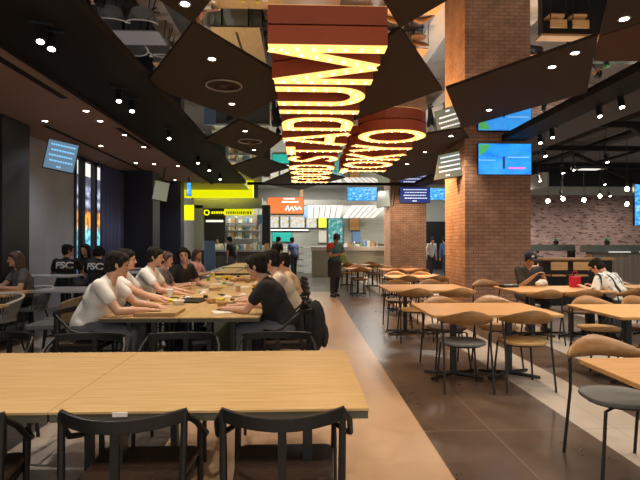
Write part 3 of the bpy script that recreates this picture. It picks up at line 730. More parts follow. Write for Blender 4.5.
for i, (px, l) in enumerate([(283, 'nearer the teal panel'), (300, 'beside the worker')]):
    t = thing('display_shelf', 'white metal shelf rack filled with goods at the far shop, ' + l, 'shelf', (P(px + (8 if i else 10), 0, 21.5)[0], 21.5, 0))
    for k in range(5): MB().box(-.45, .45, -.2, .2, .1 + k * .28, .12 + k * .28).build('shelf_board', 'white', t)
    for sx in (-1, 1): MB().box(sx * .44 - .015, sx * .44 + .015, -.2, .2, 0, 1.3).build('side_frame', 'metal_pale', t)
# yellow shop at the left
Ys = 20
t = thing('shop', 'shop with yellow lit fascia and yellow lettering at the far left', 'shop', (P(228, 0, Ys)[0], Ys, 0)); cx = t.location.x
def sb(px0, px1, py0, py1, dy, d, nm, m, par=None):
    a = ony(px0, py1, Ys + dy); b = ony(px1, py0, Ys + dy)
    return MB().box(a[0] - cx, b[0] - cx, dy, dy + d, a[2], b[2]).build(nm, m, par or t)
struct('ceiling', MB().box(-5.4, -2.1, 17.2, 19.4, 3.55, 3.7), 'yellow_paint', 'yellow ceiling strip before the shop')
sb(164, 253, 183, 197, -.6, .3, 'yellow_fascia', 'yellow_glow'); sb(194, 262, 198, 208, 0, .3, 'grey_fascia', 'ceil_grey')
sb(194, 203, 205, 250, 0, .3, 'pillar', 'metal_pale'); sb(150, 203, 205, 220, .4, .2, 'wall_glow_band', 'yellow_glow')  # glowing box stands in for the yellow light on the metal wall
sb(203, 225, 207, 242, .3, .2, 'dark_panel', 'wall_black'); sb(206, 223, 220, 222, .25, .05, 'light_bar', 'strip_white')
sb(224, 262, 214, 246, 1.2, .1, 'kitchen_wall', 'metal_pale'); sb(262, 270, 205, 252, 0, .4, 'pillar', 'wall_black')
sg = sb(204, 253, 209, 215, .1, .1, 'sign_board', 'yellow_glow')
a = ony(203.5, 215.4, Ys + .05); b = ony(224, 208.5, Ys + .05)
MB().box(a[0] - cx, b[0] - cx, .06, .1, a[2], b[2]).build('logo_plate', 'black_plastic', sg)
mb = MB(); z0 = ony(0, 212, Ys)[2]; x = ony(206.5, 212, Ys)[0] - cx
mb.tube([(x + .1 * math.cos(q * PI / 8), .04, z0 + .1 * math.sin(q * PI / 8)) for q in range(16)], .03, 6, True)
x += .2; random.seed(11)
while x < ony(223, 212, Ys)[0] - cx:
    w = random.uniform(.04, .08); mb.box(x, x + w, .03, .06, z0 - .05, z0 + .05); x += w + .03
mb.build('lettering', 'yellow_glow', sg)
mb = MB(); x = ony(226, 212, Ys)[0] - cx
while x < ony(251, 212, Ys)[0] - cx:
    w = random.uniform(.03, .07); mb.box(x, x + w, .06, .1, z0 - .06, z0 + .06); x += w + .04
mb.build('lettering', mat('sign_dark_ink', (.15, .15, .02), .6), sg)
t = thing('shop_counter', 'dark fronted counter of the yellow shop', 'counter', (P(242, 0, 19)[0], 19, 0)); w2 = (P(270, 0, 19)[0] - P(215, 0, 19)[0]) / 2
MB().box(-w2, w2, 0, .6, 0, 1.08).build('body', 'beam_grey', t); MB().box(-w2 - .04, w2 + .04, -.04, .64, 1.08, 1.16).build('worktop', 'metal_pale', t)
clutter(P(224, 0, 19)[0], P(268, 0, 19)[0], 19.3, 1.161, 14, 'goods on the yellow shop counter', 'small container standing among others on the yellow shop counter')
for r_, zz in ((0, 1.62), (1, 1.98), (2, 2.3)):
    ts = thing('wall_shelf', 'kitchen wall shelf of the yellow shop, ' + ['lowest', 'middle', 'top'][r_] + ' one', 'shelf', (P(244, 0, 21)[0], 21.0, zz))
    MB().box(-.85, .85, -.12, .16, -.03, 0).build('board', 'steel', ts); MB().box(-.7, -.67, -.1, .16, -.15, -.03).box(.67, .7, -.1, .16, -.15, -.03).build('bracket', 'steel', ts)
    clutter(P(228, 0, 21)[0], P(260, 0, 21)[0], 21.0, zz + .001, 9, 'goods on the kitchen shelves of the yellow shop', 'small container among others on a kitchen shelf of the yellow shop')
t = thing('banner_stand', 'blue upright banner stand before the yellow shop', 'banner', (P(210, 0, 17.5)[0], 17.5, 0))
MB().box(-.2, .2, -.02, .02, .1, 1.5).build('banner', 'banner_blue', t); MB().box(-.25, .25, -.12, .12, 0, .05).build('foot', 'steel', t)
t = thing('hanging_flag', 'pale blue flag hanging at the black pillar of the yellow shop', 'flag', (P(260, 0, 19.4)[0], 19.4, P(0, 219, 19.4)[2]))
MB().box(-.11, .11, -.01, .01, -.18, .18).build('cloth', 'banner_blue', t); MB().tube([(-.05, 0, .18), (-.05, 0, .45)], .012).build('rod', 'steel', t)
# ------------------------------------------------------------------ furniture
def cafe_chair(seat_m, wood_m='chair_wood'):
    t = thing('cafe_chair', None, 'chair')
    # local: front = +Y
    n = 18; vs = []; 
    for i in range(n + 1):
        u = -1 + 2 * i / n; a = abs(u)
        x = .265 * u; y = -.235 + .16 * a ** 2.0
        c = .712 - .03 * a ** 1.5; hh = .044 * (1 - a ** 2.2) + .014
        lean = -.02
        for (dy, dz) in ((0, -hh), (.006, 0), (-.0, hh), (-.016, hh), (-.012, 0), (-.016, -hh)):
            vs.append((x, y + dy + lean * dz / .06, c + dz + (.02 * (1 - a) if dz > 0 else 0)))
    fs = []
    for i in range(n):
        for k in range(6):
            l = (k + 1) % 6; fs.append((i * 6 + k, i * 6 + l, (i + 1) * 6 + l, (i + 1) * 6 + k))
    fs += [tuple(range(6)), tuple(n * 6 + k for k in range(6))[::-1]]
    MB().add(vs, fs).build('backrest', wood_m, t, smooth=True)
    pr = []
    for i in range(28):
        a = 2 * PI * i / 28; r = 1
        pr.append((.215 * math.copysign(abs(math.cos(a)) ** .8, math.cos(a)), .02 + .205 * math.copysign(abs(math.sin(a)) ** .8, math.sin(a))))
    MB().prism(pr, .435, .462).build('seat', seat_m, t, bevel=.010)
    MB().tube([(.18 * math.cos(k * PI / 8), .02 + .17 * math.sin(k * PI / 8), .426) for k in range(16)], .009, 6, True).build('seat_frame', 'black_metal', t)
    for s in (-1, 1):
        MB().tube([(s * .24, -.10, .680), (s * .225, -.13, .45), (s * .235, -.20, 0)], .0105, 8).build('leg', 'black_metal', t)
        MB().tube([(s * .10, .15, .425), (s * .17, .19, .41), (s * .205, .215, 0)], .0105, 8).build('leg', 'black_metal', t)
    return t
def arm_chair():
    t = thing('arm_chair', None, 'chair')
    n = 16; vs = []
    for i in range(n + 1):
        u = -1 + 2 * i / n; a = abs(u); x = .245 * u; y = -.245 + .105 * a * a
        hz = .026
        z = .735 + .008 * a * a
        vs += [(x, y - .012, z - hz), (x, y + .012, z - hz), (x, y + .012, z + hz), (x, y - .012, z + hz)]
    fs = []
    for i in range(n):
        for k in range(4):
            l = (k + 1) % 4; fs.append((i * 4 + k, i * 4 + l, i * 4 + 4 + l, i * 4 + 4 + k))
    fs += [(0, 1, 2, 3), tuple(n * 4 + k for k in (3, 2, 1, 0))]
    MB().add(vs, fs).build('backrest', 'black_wood', t, bevel=.004)
    MB().box(-.016, .016, -.240, -.222, .44, .72).build('back_splat', 'black_wood', t)
    MB().prism([(-.20, -.20), (.20, -.20), (.225, .21), (.19, .235), (-.19, .235), (-.225, .21)], .43, .468).build('seat', 'leather', t, bevel=.012)
    MB().box(-.21, .21, -.22, -.20, .39, .43).box(-.215, -.195, -.20, .22, .39, .43).box(.195, .215, -.20, .22, .39, .43).box(-.2, .2, .205, .222, .39, .43).build('seat_frame', 'black_wood', t)
    for s in (-1, 1):
        MB().tube([(s * .238, -.145, .76), (s * .232, -.16, .45), (s * .24, -.22, 0)], [.014, .016, .012], 8).build('leg', 'black_wood', t)
        MB().tube([(s * .225, .20, .58), (s * .225, .205, .43), (s * .23, .21, 0)], [.012, .015, .012], 8).build('leg', 'black_wood', t)
        MB().tube([(s * .245, -.14, .74), (s * .272, -.08, .69), (s * .285, .02, .60), (s * .275, .10, .575), (s * .225, .20, .575)], .0125, 8).build('armrest', 'black_wood', t)
        MB().tube([(s * .234, -.17, .25), (s * .228, .20, .25)], .009, 6).build('stretcher', 'black_wood', t)
    return t
def rope_chair():
    t = thing('rope_chair', None, 'chair')
    def rim(a): return Vector((.34 * math.sin(a), -.02 - .30 * math.cos(a), .74 - .10 * (a / 2.1) ** 2))
    def low(a): return Vector((.25 * math.sin(a), .0 - .22 * math.cos(a), .43))
    A = [-2.0 + 4.0 * i / 30 for i in range(31)]
    MB().tube([rim(a) for a in A], .016, 8).build('rim', 'rope', t)
    mb = MB()
    for i, a in enumerate(A): mb.tube([low(a), (low(a) + rim(a)) / 2 + (rim(a) - low(a)).cross(Vector((0, 0, 1))) * 0, rim(a)], .009, 5)
    for k in range(1, 7): mb.tube([low(a).lerp(rim(a), k / 7) for a in A], .006, 5)
    mb.build('woven_back', 'rope_dark', t)
    MB().lathe([(.22, .40), (.26, .41), (.26, .44), (.235, .455)], 24).build('seat', 'rope_dark', t)
    for sx in (-1, 1):
        for sy in (-1, 1): MB().tube([(sx * .17, sy * .16, .40), (sx * .25, sy * .24, 0)], .012, 8).build('leg', 'black_metal', t)
    return t
def pad_chair():
    t = thing('padded_chair', None, 'chair')
    vs = []; n = 12
    for i in range(n + 1):
        u = -1 + 2 * i / n; x = .22 * u; y = -.22 + .05 * u * u
        vs += [(x, y - .02, .48), (x, y + .02, .48), (x, y - .02, .76 - .03 * u * u), (x, y - .055, .76 - .03 * u * u)]
    fs = [(i * 4 + k, i * 4 + (k + 1) % 4, i * 4 + 4 + (k + 1) % 4, i * 4 + 4 + k) for i in range(n) for k in range(4)] + [(0, 1, 2, 3), tuple(n * 4 + k for k in (3, 2, 1, 0))]
    MB().add(vs, fs).build('backrest', 'brown_pad', t, bevel=.006)
    MB().rbox(-.22, .22, -.20, .22, .42, .475, .05).build('seat', 'grey_seat', t, bevel=.01)
    for sx in (-1, 1):
        for sy in (-1, 1): MB().tube([(sx * .17, sy * .16, .42), (sx * .21, sy * .22, 0)], .012, 8).build('leg', 'black_metal', t)
    return t
def cafe_table(W, D, label, loc, group, peds=(-.30, .30), m='orange_wood', h=.72):
    t = thing('cafe_table', label, 'table', loc, 0, group)
    MB().rbox(-W / 2, W / 2, -D / 2, D / 2, h - .028, h, .03).build('tabletop', m, t, bevel=.004)
    for x in peds:
        MB().box(x - .028, x + .028, -.028, .028, .03, h - .03).build('pedestal', 'black_metal', t)
        b = MB(); r = min(.30, D * .33)
        for a in (R(25), R(-25)):
            c, s = math.cos(a), math.sin(a)
            for sg in (-1, 1): b.tube([(x, 0, .035), (x + sg * r * c, sg * r * s * 1.2, .018)], [.022, .016], 6)
        b.build('cross_foot', 'black_metal', t)
    return t
def long_table(x0, x1, y0, y1, label, group=None, m='table_wood', slot=None):
    cx, cy = (x0 + x1) / 2, (y0 + y1) / 2; w, d = (x1 - x0) / 2, (y1 - y0) / 2
    t = thing('communal_table', label, 'table', (cx, cy, 0), 0, group)
    MB().box(-w, w, -d, d, .708, .72).build('tabletop', m, t, bevel=.002)
    MB().box(-w + .004, w - .004, -d + .004, d - .004, .675, .7075).build('edge_frame', 'table_edge', t)
    for sx in (-1, 1):
        for sy in (-1, 1): MB().box(sx * (w - .26) - .02, sx * (w - .26) + .02, sy * (d - .10) - .03, sy * (d - .10) + .03, 0, .6745).build('leg', 'black_metal', t)
    if slot: MB().box(-.03, .03, -slot, slot, .7195, .7225).build('power_slot', 'black_plastic', t)
    return t

# front communal table: two units end to end
long_table(-1.05, .285, 2.03, 3.13, 'large pale wood table in the foreground, unit ending at the walkway', None)
long_table(-2.39, -1.052, 2.03, 3.13, 'large pale wood table in the foreground, unit cut by the left edge', None)
t0 = thing('table_sticker', 'small white label on the front edge of the foreground table', 'label', ony(120, 414.5, 2.028)); 
for c in [t0]: MB().box(-.03, .03, -.004, .003, -.009, .009).build('card', 'white', c)
# long people table: two rows of units
yy = [4.56, 6.06, 7.56, 9.06, 10.4]
names = ['nearest', 'second', 'third', 'farthest']
for i in range(4):
    long_table(-1.90, -1.155, yy[i], yy[i + 1] - .004, 'pale wood dining table unit under the left row of diners, %s of four' % names[i], None, 'table_wood_y')
    long_table(-1.15, -.40, yy[i], yy[i + 1] - .004, 'pale wood dining table unit under the right row of diners, %s of four' % names[i], None, 'table_wood_y')
long_table(-2.15, -1.0, 11.3, 13.6, 'empty pale wood table behind the diners, nearer one', None, 'table_wood_y', .9)
long_table(-2.3, -1.15, 14.0, 17.0, 'empty pale wood table behind the diners, farther one', None, 'table_wood_y', .9)

# black arm chairs
AC = arm_chair(); used = [False]
def ac(x, y, a, l, g='black armchairs around the communal tables'):
    if not used[0]: used[0] = True; return move(AC, (x, y, 0), R(a), l, g)
    return dup(AC, (x, y, 0), R(a), l, g)
ac(-.075, 2.06, 0, 'black armchair with dark leather seat in the foreground, nearest the walkway')
ac(-.70, 2.06, 0, 'black armchair with dark leather seat in the foreground, middle one with its back to us')
ac(-1.42, 1.98, 14, 'black armchair in the foreground cut by the left edge')
ac(-.18, 3.36, 180, 'black armchair beyond the foreground table, right one before the diner in black')
ac(-.86, 3.36, 180, 'black armchair beyond the foreground table, middle one')
ac(-1.52, 3.36, 180, 'black armchair beyond the foreground table, left one below the white tee diner')
ac(-2.2, 3.42, 172, 'black armchair beyond the foreground table, at the left edge')
for i, y in enumerate((4.9, 5.62, 6.6, 7.35, 8.2, 9.2)):
    ac(-.14, y, 90 if i else 84, 'black armchair right of the diners table, ' + ['under the diner in black', 'under the cream tee diner', 'under the sand tee diner', 'under the farthest diner of that side', 'empty, past the diners', 'empty, last before the gap'][i])
for i, y in enumerate((4.85, 5.55, 6.5, 7.2, 8.0, 9.4)):
    ac(-2.17, y, -90, 'black armchair on the left side of the diners table, ' + ['under the nearest white tee diner', 'under the second white tee diner', 'under the third white tee diner', 'under the brown haired diner', 'under the smiling diner in black', 'empty, toward the window'][i])
for i in range(3):
    ac(-.75, 11.8 + i * .65, 90, 'black armchair on the right of the empty tables, ' + ['nearest', 'middle', 'farthest'][i])
# stools left of empty tables
st = thing('metal_stool', 'pale metal stool left of the empty table, nearest of the row', 'stool', (-2.35, 11.6, 0), 0, 'metal stools along the empty tables')
MB().lathe([(.15, .60), (.165, .61), (.165, .635), (.15, .645)], 20).build('seat', 'metal_pale', st)
for k in range(4): MB().tube([(.11 * math.cos(k * PI / 2 + .78), .11 * math.sin(k * PI / 2 + .78), .60), (.17 * math.cos(k * PI / 2 + .78), .17 * math.sin(k * PI / 2 + .78), 0)], .012).build('leg', 'metal_pale', st)
MB().tube([(.14 * math.cos(k * PI / 8), .14 * math.sin(k * PI / 8), .25) for k in range(16)], .008, 6, True).build('foot_ring', 'metal_pale', st)
for i in range(1, 7): dup(st, (-2.38 - .02 * i, 11.6 + i * .75, 0), i, 'pale metal stool left of the empty tables, ' + ['', 'second', 'third', 'fourth', 'fifth', 'sixth', 'farthest'][i] + ' from the camera', 'metal stools along the empty tables')

# cafe tables and chairs on the right
CS = {k: cafe_chair(k + '_seat' if k != 'wood' else 'chair_wood', 'chair_wood') for k in ('grey', 'tan', 'brown')}
first = {k: True for k in CS}
def cc(k, x, y, a, l, g='curved back cafe chairs on the right'):
    a = R(a)
    if first[k]: first[k] = False; return move(CS[k], (x, y, 0), a, l, g)
    return dup(CS[k], (x, y, 0), a, l, g)
word = {'grey': 'grey', 'tan': 'light wood', 'brown': 'brown'}
rows = [  # x centre, y centre, W, D, table label, seats: near L, near R, far L, far R
    (1.915, 5.08, 1.31, .96, 'nearest cafe table by walkway', 'grey', 'tan', 'brown', 'tan'),
    (1.93, 7.55, 1.31, 1.05, 'second cafe table from the front', 'tan', 'grey', 'brown', 'brown'),
    (2.38, 10.1, 1.2, .85, 'cafe table left of the near brick column', 'brown', 'tan', 'brown', 'brown'),
    (2.7, 12.8, 1.2, .85, 'cafe table behind the near brick column', 'brown', 'brown', 'tan', 'brown'),
    (1.55, 13.3, .75, .75, 'small cafe table beside the standing worker', 'brown', None, 'brown', None),
    (2.3, 15.6, .75, .75, 'small cafe table at the far brick column', 'brown', None, 'brown', None),
    (1.5, 16.0, .75, .75, 'small cafe table before the far counter', 'tan', None, 'brown', None),
    (3.70, 4.90, 1.38, .96, 'cafe table in front of the seated men', 'brown', 'tan', 'tan', 'brown'),
    (3.84, 7.25, 1.48, .92, 'cafe table with the two seated men', 'brown', 'brown', 'grey', 'brown'),
    (5.7, 7.4, 1.1, .9, 'cafe table behind the patterned shirt', 'brown', 'tan', 'brown', 'tan'),
]
for (x, y, W, D, l, *seats) in rows:
    pd = (-.30, .30) if W > 1 else (0,)
    cafe_table(W, D, l, (x, y, 0), 'cafe tables on the right', pd)
    offs = (-.30, .30) if W > 1 else (0, 0)
    for j, s in enumerate(seats):
        if s is None: continue
        near = j < 2
        xx = x + offs[j % 2]; 
        yy_ = y - D / 2 - .08 if near else y + D / 2 + .02
        if l.startswith('nearest'):
            xx = [1.58, 2.18, 1.66, 2.28][j]; yy_ = [4.66, 4.68, 5.50, 5.52][j]
        if 'two seated men' in l:
            if j == 2: xx = 3.9; yy_ = 7.95
            if j == 0: xx = 3.40; yy_ = 6.70
            if j == 1: xx = 3.98; yy_ = 6.72
            if j == 3: xx = 3.2; yy_ = 8.1
        side = ('near side' if near else 'far side') + ('' if W < 1 else (', left' if j % 2 == 0 else ', right'))
        cc(s, xx, yy_, random.uniform(-6, 6) + (0 if near else 180), 'chair with %s seat, %s, %s' % (word[s], l, side))
# table at bottom right corner + its chair
cafe_table(1.3, .95, 'cafe table corner at the bottom right edge', (1.67 + .65, 2.39, 0), 'cafe tables on the right')
cc('grey', 2.0, 2.99, 176, 'large near chair with grey seat and brown curved back at the bottom right corner table')
cc('brown', 4.70, 6.88, 20, 'chair with brown seat under the man in the patterned shirt')
# far chairs by the service counter
for i, (px, y) in enumerate([(555, 10.6), (577, 10.6)]):
    x = ony(px, 250, y)[0]
    t = thing('bar_stool', 'orange wooden bar stool before the service counter, ' + ['left', 'right'][i], 'stool', (x, y, 0), 0, 'orange stools')
    MB().rbox(-.19, .19, -.17, .17, .68, .71, .05).build('seat', 'orange_wood', t); MB().rbox(-.19, .19, -.19, -.165, .82, 1.0, .01).build('backrest', 'orange_wood', t)
    for sx in (-1, 1):
        for sy in (-1, 1): MB().tube([(sx * .16, sy * .15, .82 if sy < 0 else .68), (sx * .2, sy * .19, 0)], .012).build('leg', 'black_metal', t)

# left side furniture
RC = rope_chair(); move(RC, (-3.98, 6.35, 0), R(165), 'round rope chair with white rim at the left edge, nearest', 'rope chairs at the left')
dup(RC, (-4.15, 7.45, 0), R(150), 'round rope chair under the woman in grey', 'rope chairs at the left')
dup(RC, (-3.35, 8.5, 0), R(185), 'round rope chair behind the grey table, right of the group in black', 'rope chairs at the left')
dup(RC, (-4.6, 5.2, 0), R(10), 'round rope chair mostly outside the left edge', 'rope chairs at the left')
t = cafe_table(1.4, .8, 'orange wood table before the woman in grey at the left', (-4.65, 6.95, 0), None, (-.3, .3)); 
t = cafe_table(1.0, .8, 'light wood table cut by the left edge, in front of the rope chair', (-3.85, 5.25, 0), None, (0,), 'table_wood')
t = cafe_table(1.1, .75, 'pale grey table between the rope chairs and the white tee diners', (-3.45, 7.50, 0), None, (-.2, .2), 'grey_top')
t = cafe_table(.95, .5, 'narrow high grey table before the people in black shirts', (-4.25, 8.25, 0), None, (-.3, .3), 'grey_top', .88)
cafe_table(1.3, .8, 'grey table in front of the dark curtains, behind the people in black', (-4.1, 12.0, 0), None, (-.3, .3), 'grey_top')
cafe_table(1.2, .8, 'orange wood table before the black column at the left', (-3.6, 14.0, 0), None, (-.3, .3))
for i, (x, y, a, l) in enumerate([(-4.4, 11.2, 0, 'near side of the grey curtain table, left'), (-3.7, 11.25, 5, 'near side of the grey curtain table, right'), (-4.4, 12.75, 180, 'far side of the grey curtain table, left'), (-3.75, 12.8, 175, 'far side of the grey curtain table, right'), (-3.8, 13.25, 0, 'before the orange table at the black column'), (-3.4, 14.8, 180, 'behind the orange table at the black column')]):
    dup(RC, (x, y, 0), R(a), 'round rope chair, ' + l, 'rope chairs at the left')
PC = pad_chair(); g = 'padded brown chairs left of the diners'
move(PC, (-2.98, 5.85, 0), R(92), 'brown padded chair left of the diners, nearest of three', g)
dup(PC, (-3.03, 6.34, 0), R(90), 'brown padded chair left of the diners, middle of three', g)
dup(PC, (-3.06, 6.84, 0), R(88), 'brown padded chair left of the diners, farthest of three', g)

# ------------------------------------------------------------------ things on the diners' table
TZ = .7235
def put(mb, name, m, px, py, label, cat, rz=0, group=None, z=TZ):
    x, y, _ = onz(px, py, z); o = mb.build(name, m); o.location = (x, y, z); o.rotation_euler = (0, 0, R(rz)); return tag(o, label, cat, group)
def tray(px, py, w, d, m, label, rz=0, m2=None):
    x, y, _ = onz(px, py, TZ); t = thing('serving_tray', label, 'tray', (x, y, TZ), R(rz))
    MB().rbox(-w / 2, w / 2, -d / 2, d / 2, 0, .008, .02).build('base', m, t)
    r = MB(); r.tube([(-w / 2, -d / 2, .012), (w / 2, -d / 2, .012), (w / 2, d / 2, .012), (-w / 2, d / 2, .012)], .009, 6, True); r.build('rim', m2 or m, t)
    return t
t = thing('wooden_board', 'wooden tray with dark front edge at the near end of the diners table', 'tray', (onz(160, 314, TZ)[0], 4.80, TZ))
MB().box(-.19, .19, -.2, .2, 0, .03).build('board', 'table_wood', t); MB().box(-.192, .192, -.215, -.2, -.0, .034).build('front_edge', 'food_board', t)
tray(192, 301, .30, .42, 'black_plastic', 'black food tray in the middle of the table near the wooden tray', -8)
tray(165, 300, .30, .22, 'black_plastic', 'small black tray before the white tee diners', 5)
tray(245, 299, .34, .25, 'kraft', 'light tray before the diner in black', 5, 'black_plastic')
for (px, py, w, d, l, rz) in [(222, 312, .18, .22, 'sheet of paper near the arm of the diner in black', 20), (152, 309, .14, .2, 'small white paper by the nearest white tee diner', -10), (205, 290, .2, .2, 'white wrapper in the middle of the table', 40), (216, 284, .16, .2, 'crumpled white napkin beyond the black tray', 10), (200, 283, .2, .14, 'white paper plate by the left row of diners', 0), (243, 287, .2, .2, 'white paper before the cream tee diner', 15)]:
    put(MB().rbox(-w / 2, w / 2, -d / 2, d / 2, 0, .003, .01), 'paper_sheet', 'paper', px, py, l, 'paper', rz)
for (px, py, m, l) in [(170, 297, 'paper', 'white cup on the small black tray'), (181, 285, 'kraft', 'brown paper cup beside the third white tee diner'), (196, 279, 'paper', 'white cup near the smiling diner in black'), (213, 277, 'yellow_item', 'yellow cup far down the table'), (238, 292, 'kraft', 'brown cup in front of the diner in black'), (208, 281, 'green_bag', 'green cup in the middle of the table')]:
    z = TZ + (.009 if 'on the small' in l else 0)
    x, y, _ = onz(px, py, z); t = thing('paper_cup', l, 'cup', (x, y, z))
    MB().lathe([(.028, 0), (.036, .085), (.038, .09)], 16).build('body', m, t); MB().lathe([(.040, .088), (.040, .096), (.03, .102)], 16).build('lid', 'white', t)
for (px, py, m, w, d, h, l, rz) in [(223, 278.5, 'yellow_item', .3, .2, .05, 'bright yellow packet on the far part of the table', 20), (240, 281, 'kraft', .2, .16, .06, 'brown takeaway box beside the yellow packet', 5), (186, 292, 'kraft', .12, .1, .07, 'small brown snack box before the third diner', -15), (172, 302, 'yellow_item', .1, .08, .035, 'small yellow packet by the trays', 30), (205, 276, 'paper', .22, .16, .07, 'white takeaway box toward the window side', 0),
        (215, 290, 'kraft', .16, .12, .04, 'flat kraft box between the two rows of diners', 25), (228, 284, 'green_bag', .16, .1, .03, 'green packet beside the yellow one', -10), (190, 277, 'paper', .16, .12, .06, 'small white box near the left row of diners', 12)]:
    x, y, _ = onz(px, py, TZ); t = thing('food_box', l, 'box', (x, y, TZ), R(rz))
    MB().rbox(-w / 2, w / 2, -d / 2, d / 2, 0, h * .7, .01).build('base', m, t); MB().rbox(-w / 2 - .004, w / 2 + .004, -d / 2 - .004, d / 2 + .004, h * .7, h, .01).build('lid', m, t)
for (px, py, l) in [(232, 303, 'black phone lying by the hand of the diner in black'), (186, 299, 'dark phone beside the black tray'), (222, 295, 'dark phone in the centre of the table')]:
    x, y, _ = onz(px, py, TZ + .001)
    if 'beside the black' in l: x -= .25
    t = thing('phone', l, 'phone', (x, y, TZ), R(30)); MB().rbox(-.037, .037, -.075, .075, 0, .008, .01).build('body', 'black_plastic', t); MB().rbox(-.034, .034, -.071, .071, .008, .009, .008).build('display', 'glass', t)
# clutter left over from the meal
random.seed(21)
kinds = [('paper_wrapper', 'paper', 'crumpled food wrapper among the meal clutter on the diners table', 'wrapper'), ('sauce_cup', 'black_plastic', 'small dark sauce cup among the meal clutter on the diners table', 'cup'), ('food_bowl', 'kraft', 'small brown food bowl among the meal clutter on the diners table', 'bowl'), ('food_bowl', 'paper', 'small white food bowl among the meal clutter on the diners table', 'bowl'), ('snack_packet', 'yellow_item', 'small yellow packet among the meal clutter on the diners table', 'packet')]
spots = []
while len(spots) < 34:
    x = random.uniform(-1.62, -.66); y = random.uniform(5.3, 10.1)
    if all((x - a) ** 2 + ((y - b) * .8) ** 2 > .035 for a, b in spots) and all(((x - o.location.x) ** 2 + (y - o.location.y) ** 2) > .05 for o in COL.objects if o.parent is None and .70 < o.location.z < .78): spots.append((x, y))
for i, (x, y) in enumerate(spots):
    nm, m, l, c = kinds[i % 5]
    if nm == 'paper_wrapper':
        mb = MB()
        for k in range(6):
            a = k * PI / 3; r1 = random.uniform(.04, .08); mb.add([(0, 0, .035), (r1 * math.cos(a), r1 * math.sin(a), .0), (r1 * math.cos(a + 1.05), r1 * math.sin(a + 1.05), random.uniform(0, .03))], [(0, 1, 2)])
    elif nm == 'sauce_cup': mb = MB().lathe([(.022, 0), (.032, .035), (.028, .035), (.02, .01)], 14)
    elif nm == 'food_bowl': mb = MB().lathe([(.045, 0), (.07, .05), (.064, .05), (.04, .012)], 18)
    else: mb = MB().rbox(-.05, .05, -.035, .035, 0, .02, .012)
    o = mb.build(nm, m); o.location = (x, y, TZ); o.rotation_euler = (0, 0, random.uniform(0, 3)); tag(o, l, c, c + 's in the meal clutter ' + m)
# backpack on the diner's chair
t = thing('backpack', 'black backpack hanging on the chair behind the diner in black', 'bag', (.14, 5.0, .38))
bm_ = MB().ell((0, 0, .18), (.11, .16, .27), 16); b = bm_.build('body', 'tee_black', t, smooth=True)
MB().ell((.09, 0, .08), (.05, .12, .13), 12).build('front_pocket', 'tee_black', t, smooth=True)
for s in (-1, 1): MB().tube([(-.06, s * .09, .38), (-.12, s * .09, .44), (-.15, s * .09, .36), (-.13, s * .1, .15), (-.08, s * .1, 0)], .014, 6).build('strap', 'black_plastic', t)
# red bag, mask etc. near seated men
t = thing('shopping_bag', 'red shopping bag standing on the men\'s table', 'bag', (ony(575, 280, 7.45)[0], 7.45, .721)); 
MB().box(-.075, .075, -.05, .05, 0, .17).build('body', 'red_bag', t, bevel=.01); MB().tube([(-.04, 0, .17), (-.03, 0, .25), (.03, 0, .25), (.04, 0, .17)], .006, 6).build('handle', 'red_bag', t)
t = thing('black_pouch', 'flat black pouch on the left end of the men\'s table', 'pouch', (3.28, 7.5, .721), R(10)); MB().rbox(-.14, .14, -.08, .08, 0, .04, .03).build('body', 'black_plastic', t, bevel=.01); MB().tube([(-.12, -.05, .041), (.12, -.05, .041)], .004, 6).build('zip', 'steel', t)
t = thing('rucksack', 'black rucksack on the floor under the men\'s table', 'bag', (4.5, 6.75, 0), R(15)); MB().ell((0, 0, .20), (.2, .14, .2), 16).build('body', 'tee_black', t, smooth=True); MB().ell((0, -.12, .15), (.12, .05, .1), 12).build('front_pocket', 'tee_grey', t, smooth=True)
# ------------------------------------------------------------------ people
def blob(mb, name, m, parent, vox=.009, smooth=6, at=None):
    me = mb.mesh('tmp'); o = bpy.data.objects.new('tmp', me); COL.objects.link(o)
    r = o.modifiers.new('r', 'REMESH'); r.mode = 'VOXEL'; r.voxel_size = vox; r.use_smooth_shade = True
    s = o.modifiers.new('s', 'SMOOTH'); s.factor = .5; s.iterations = smooth
    bpy.context.view_layer.update()
    dg = bpy.context.evaluated_depsgraph_get()
    n = bpy.data.meshes.new_from_object(o.evaluated_get(dg)); n.name = name
    bpy.data.objects.remove(o)
    n.materials.clear(); n.materials.append(M[m] if isinstance(m, str) else m)
    for p in n.polygons: p.use_smooth = True
    q = bpy.data.objects.new(name, n); COL.objects.link(q); q.parent = parent
    return q
def ik(a, b, l1, l2, pole):
    a = Vector(a); b = Vector(b); d = b - a; L = min(d.length, (l1 + l2) * .995); d.normalize(); b = a + d * L
    k = (l1 * l1 - l2 * l2 + L * L) / (2 * L); h = math.sqrt(max(l1 * l1 - k * k, 0))
    p = Vector(pole); p = (p - d * p.dot(d)).normalized()
    return a + d * k + p * h, b
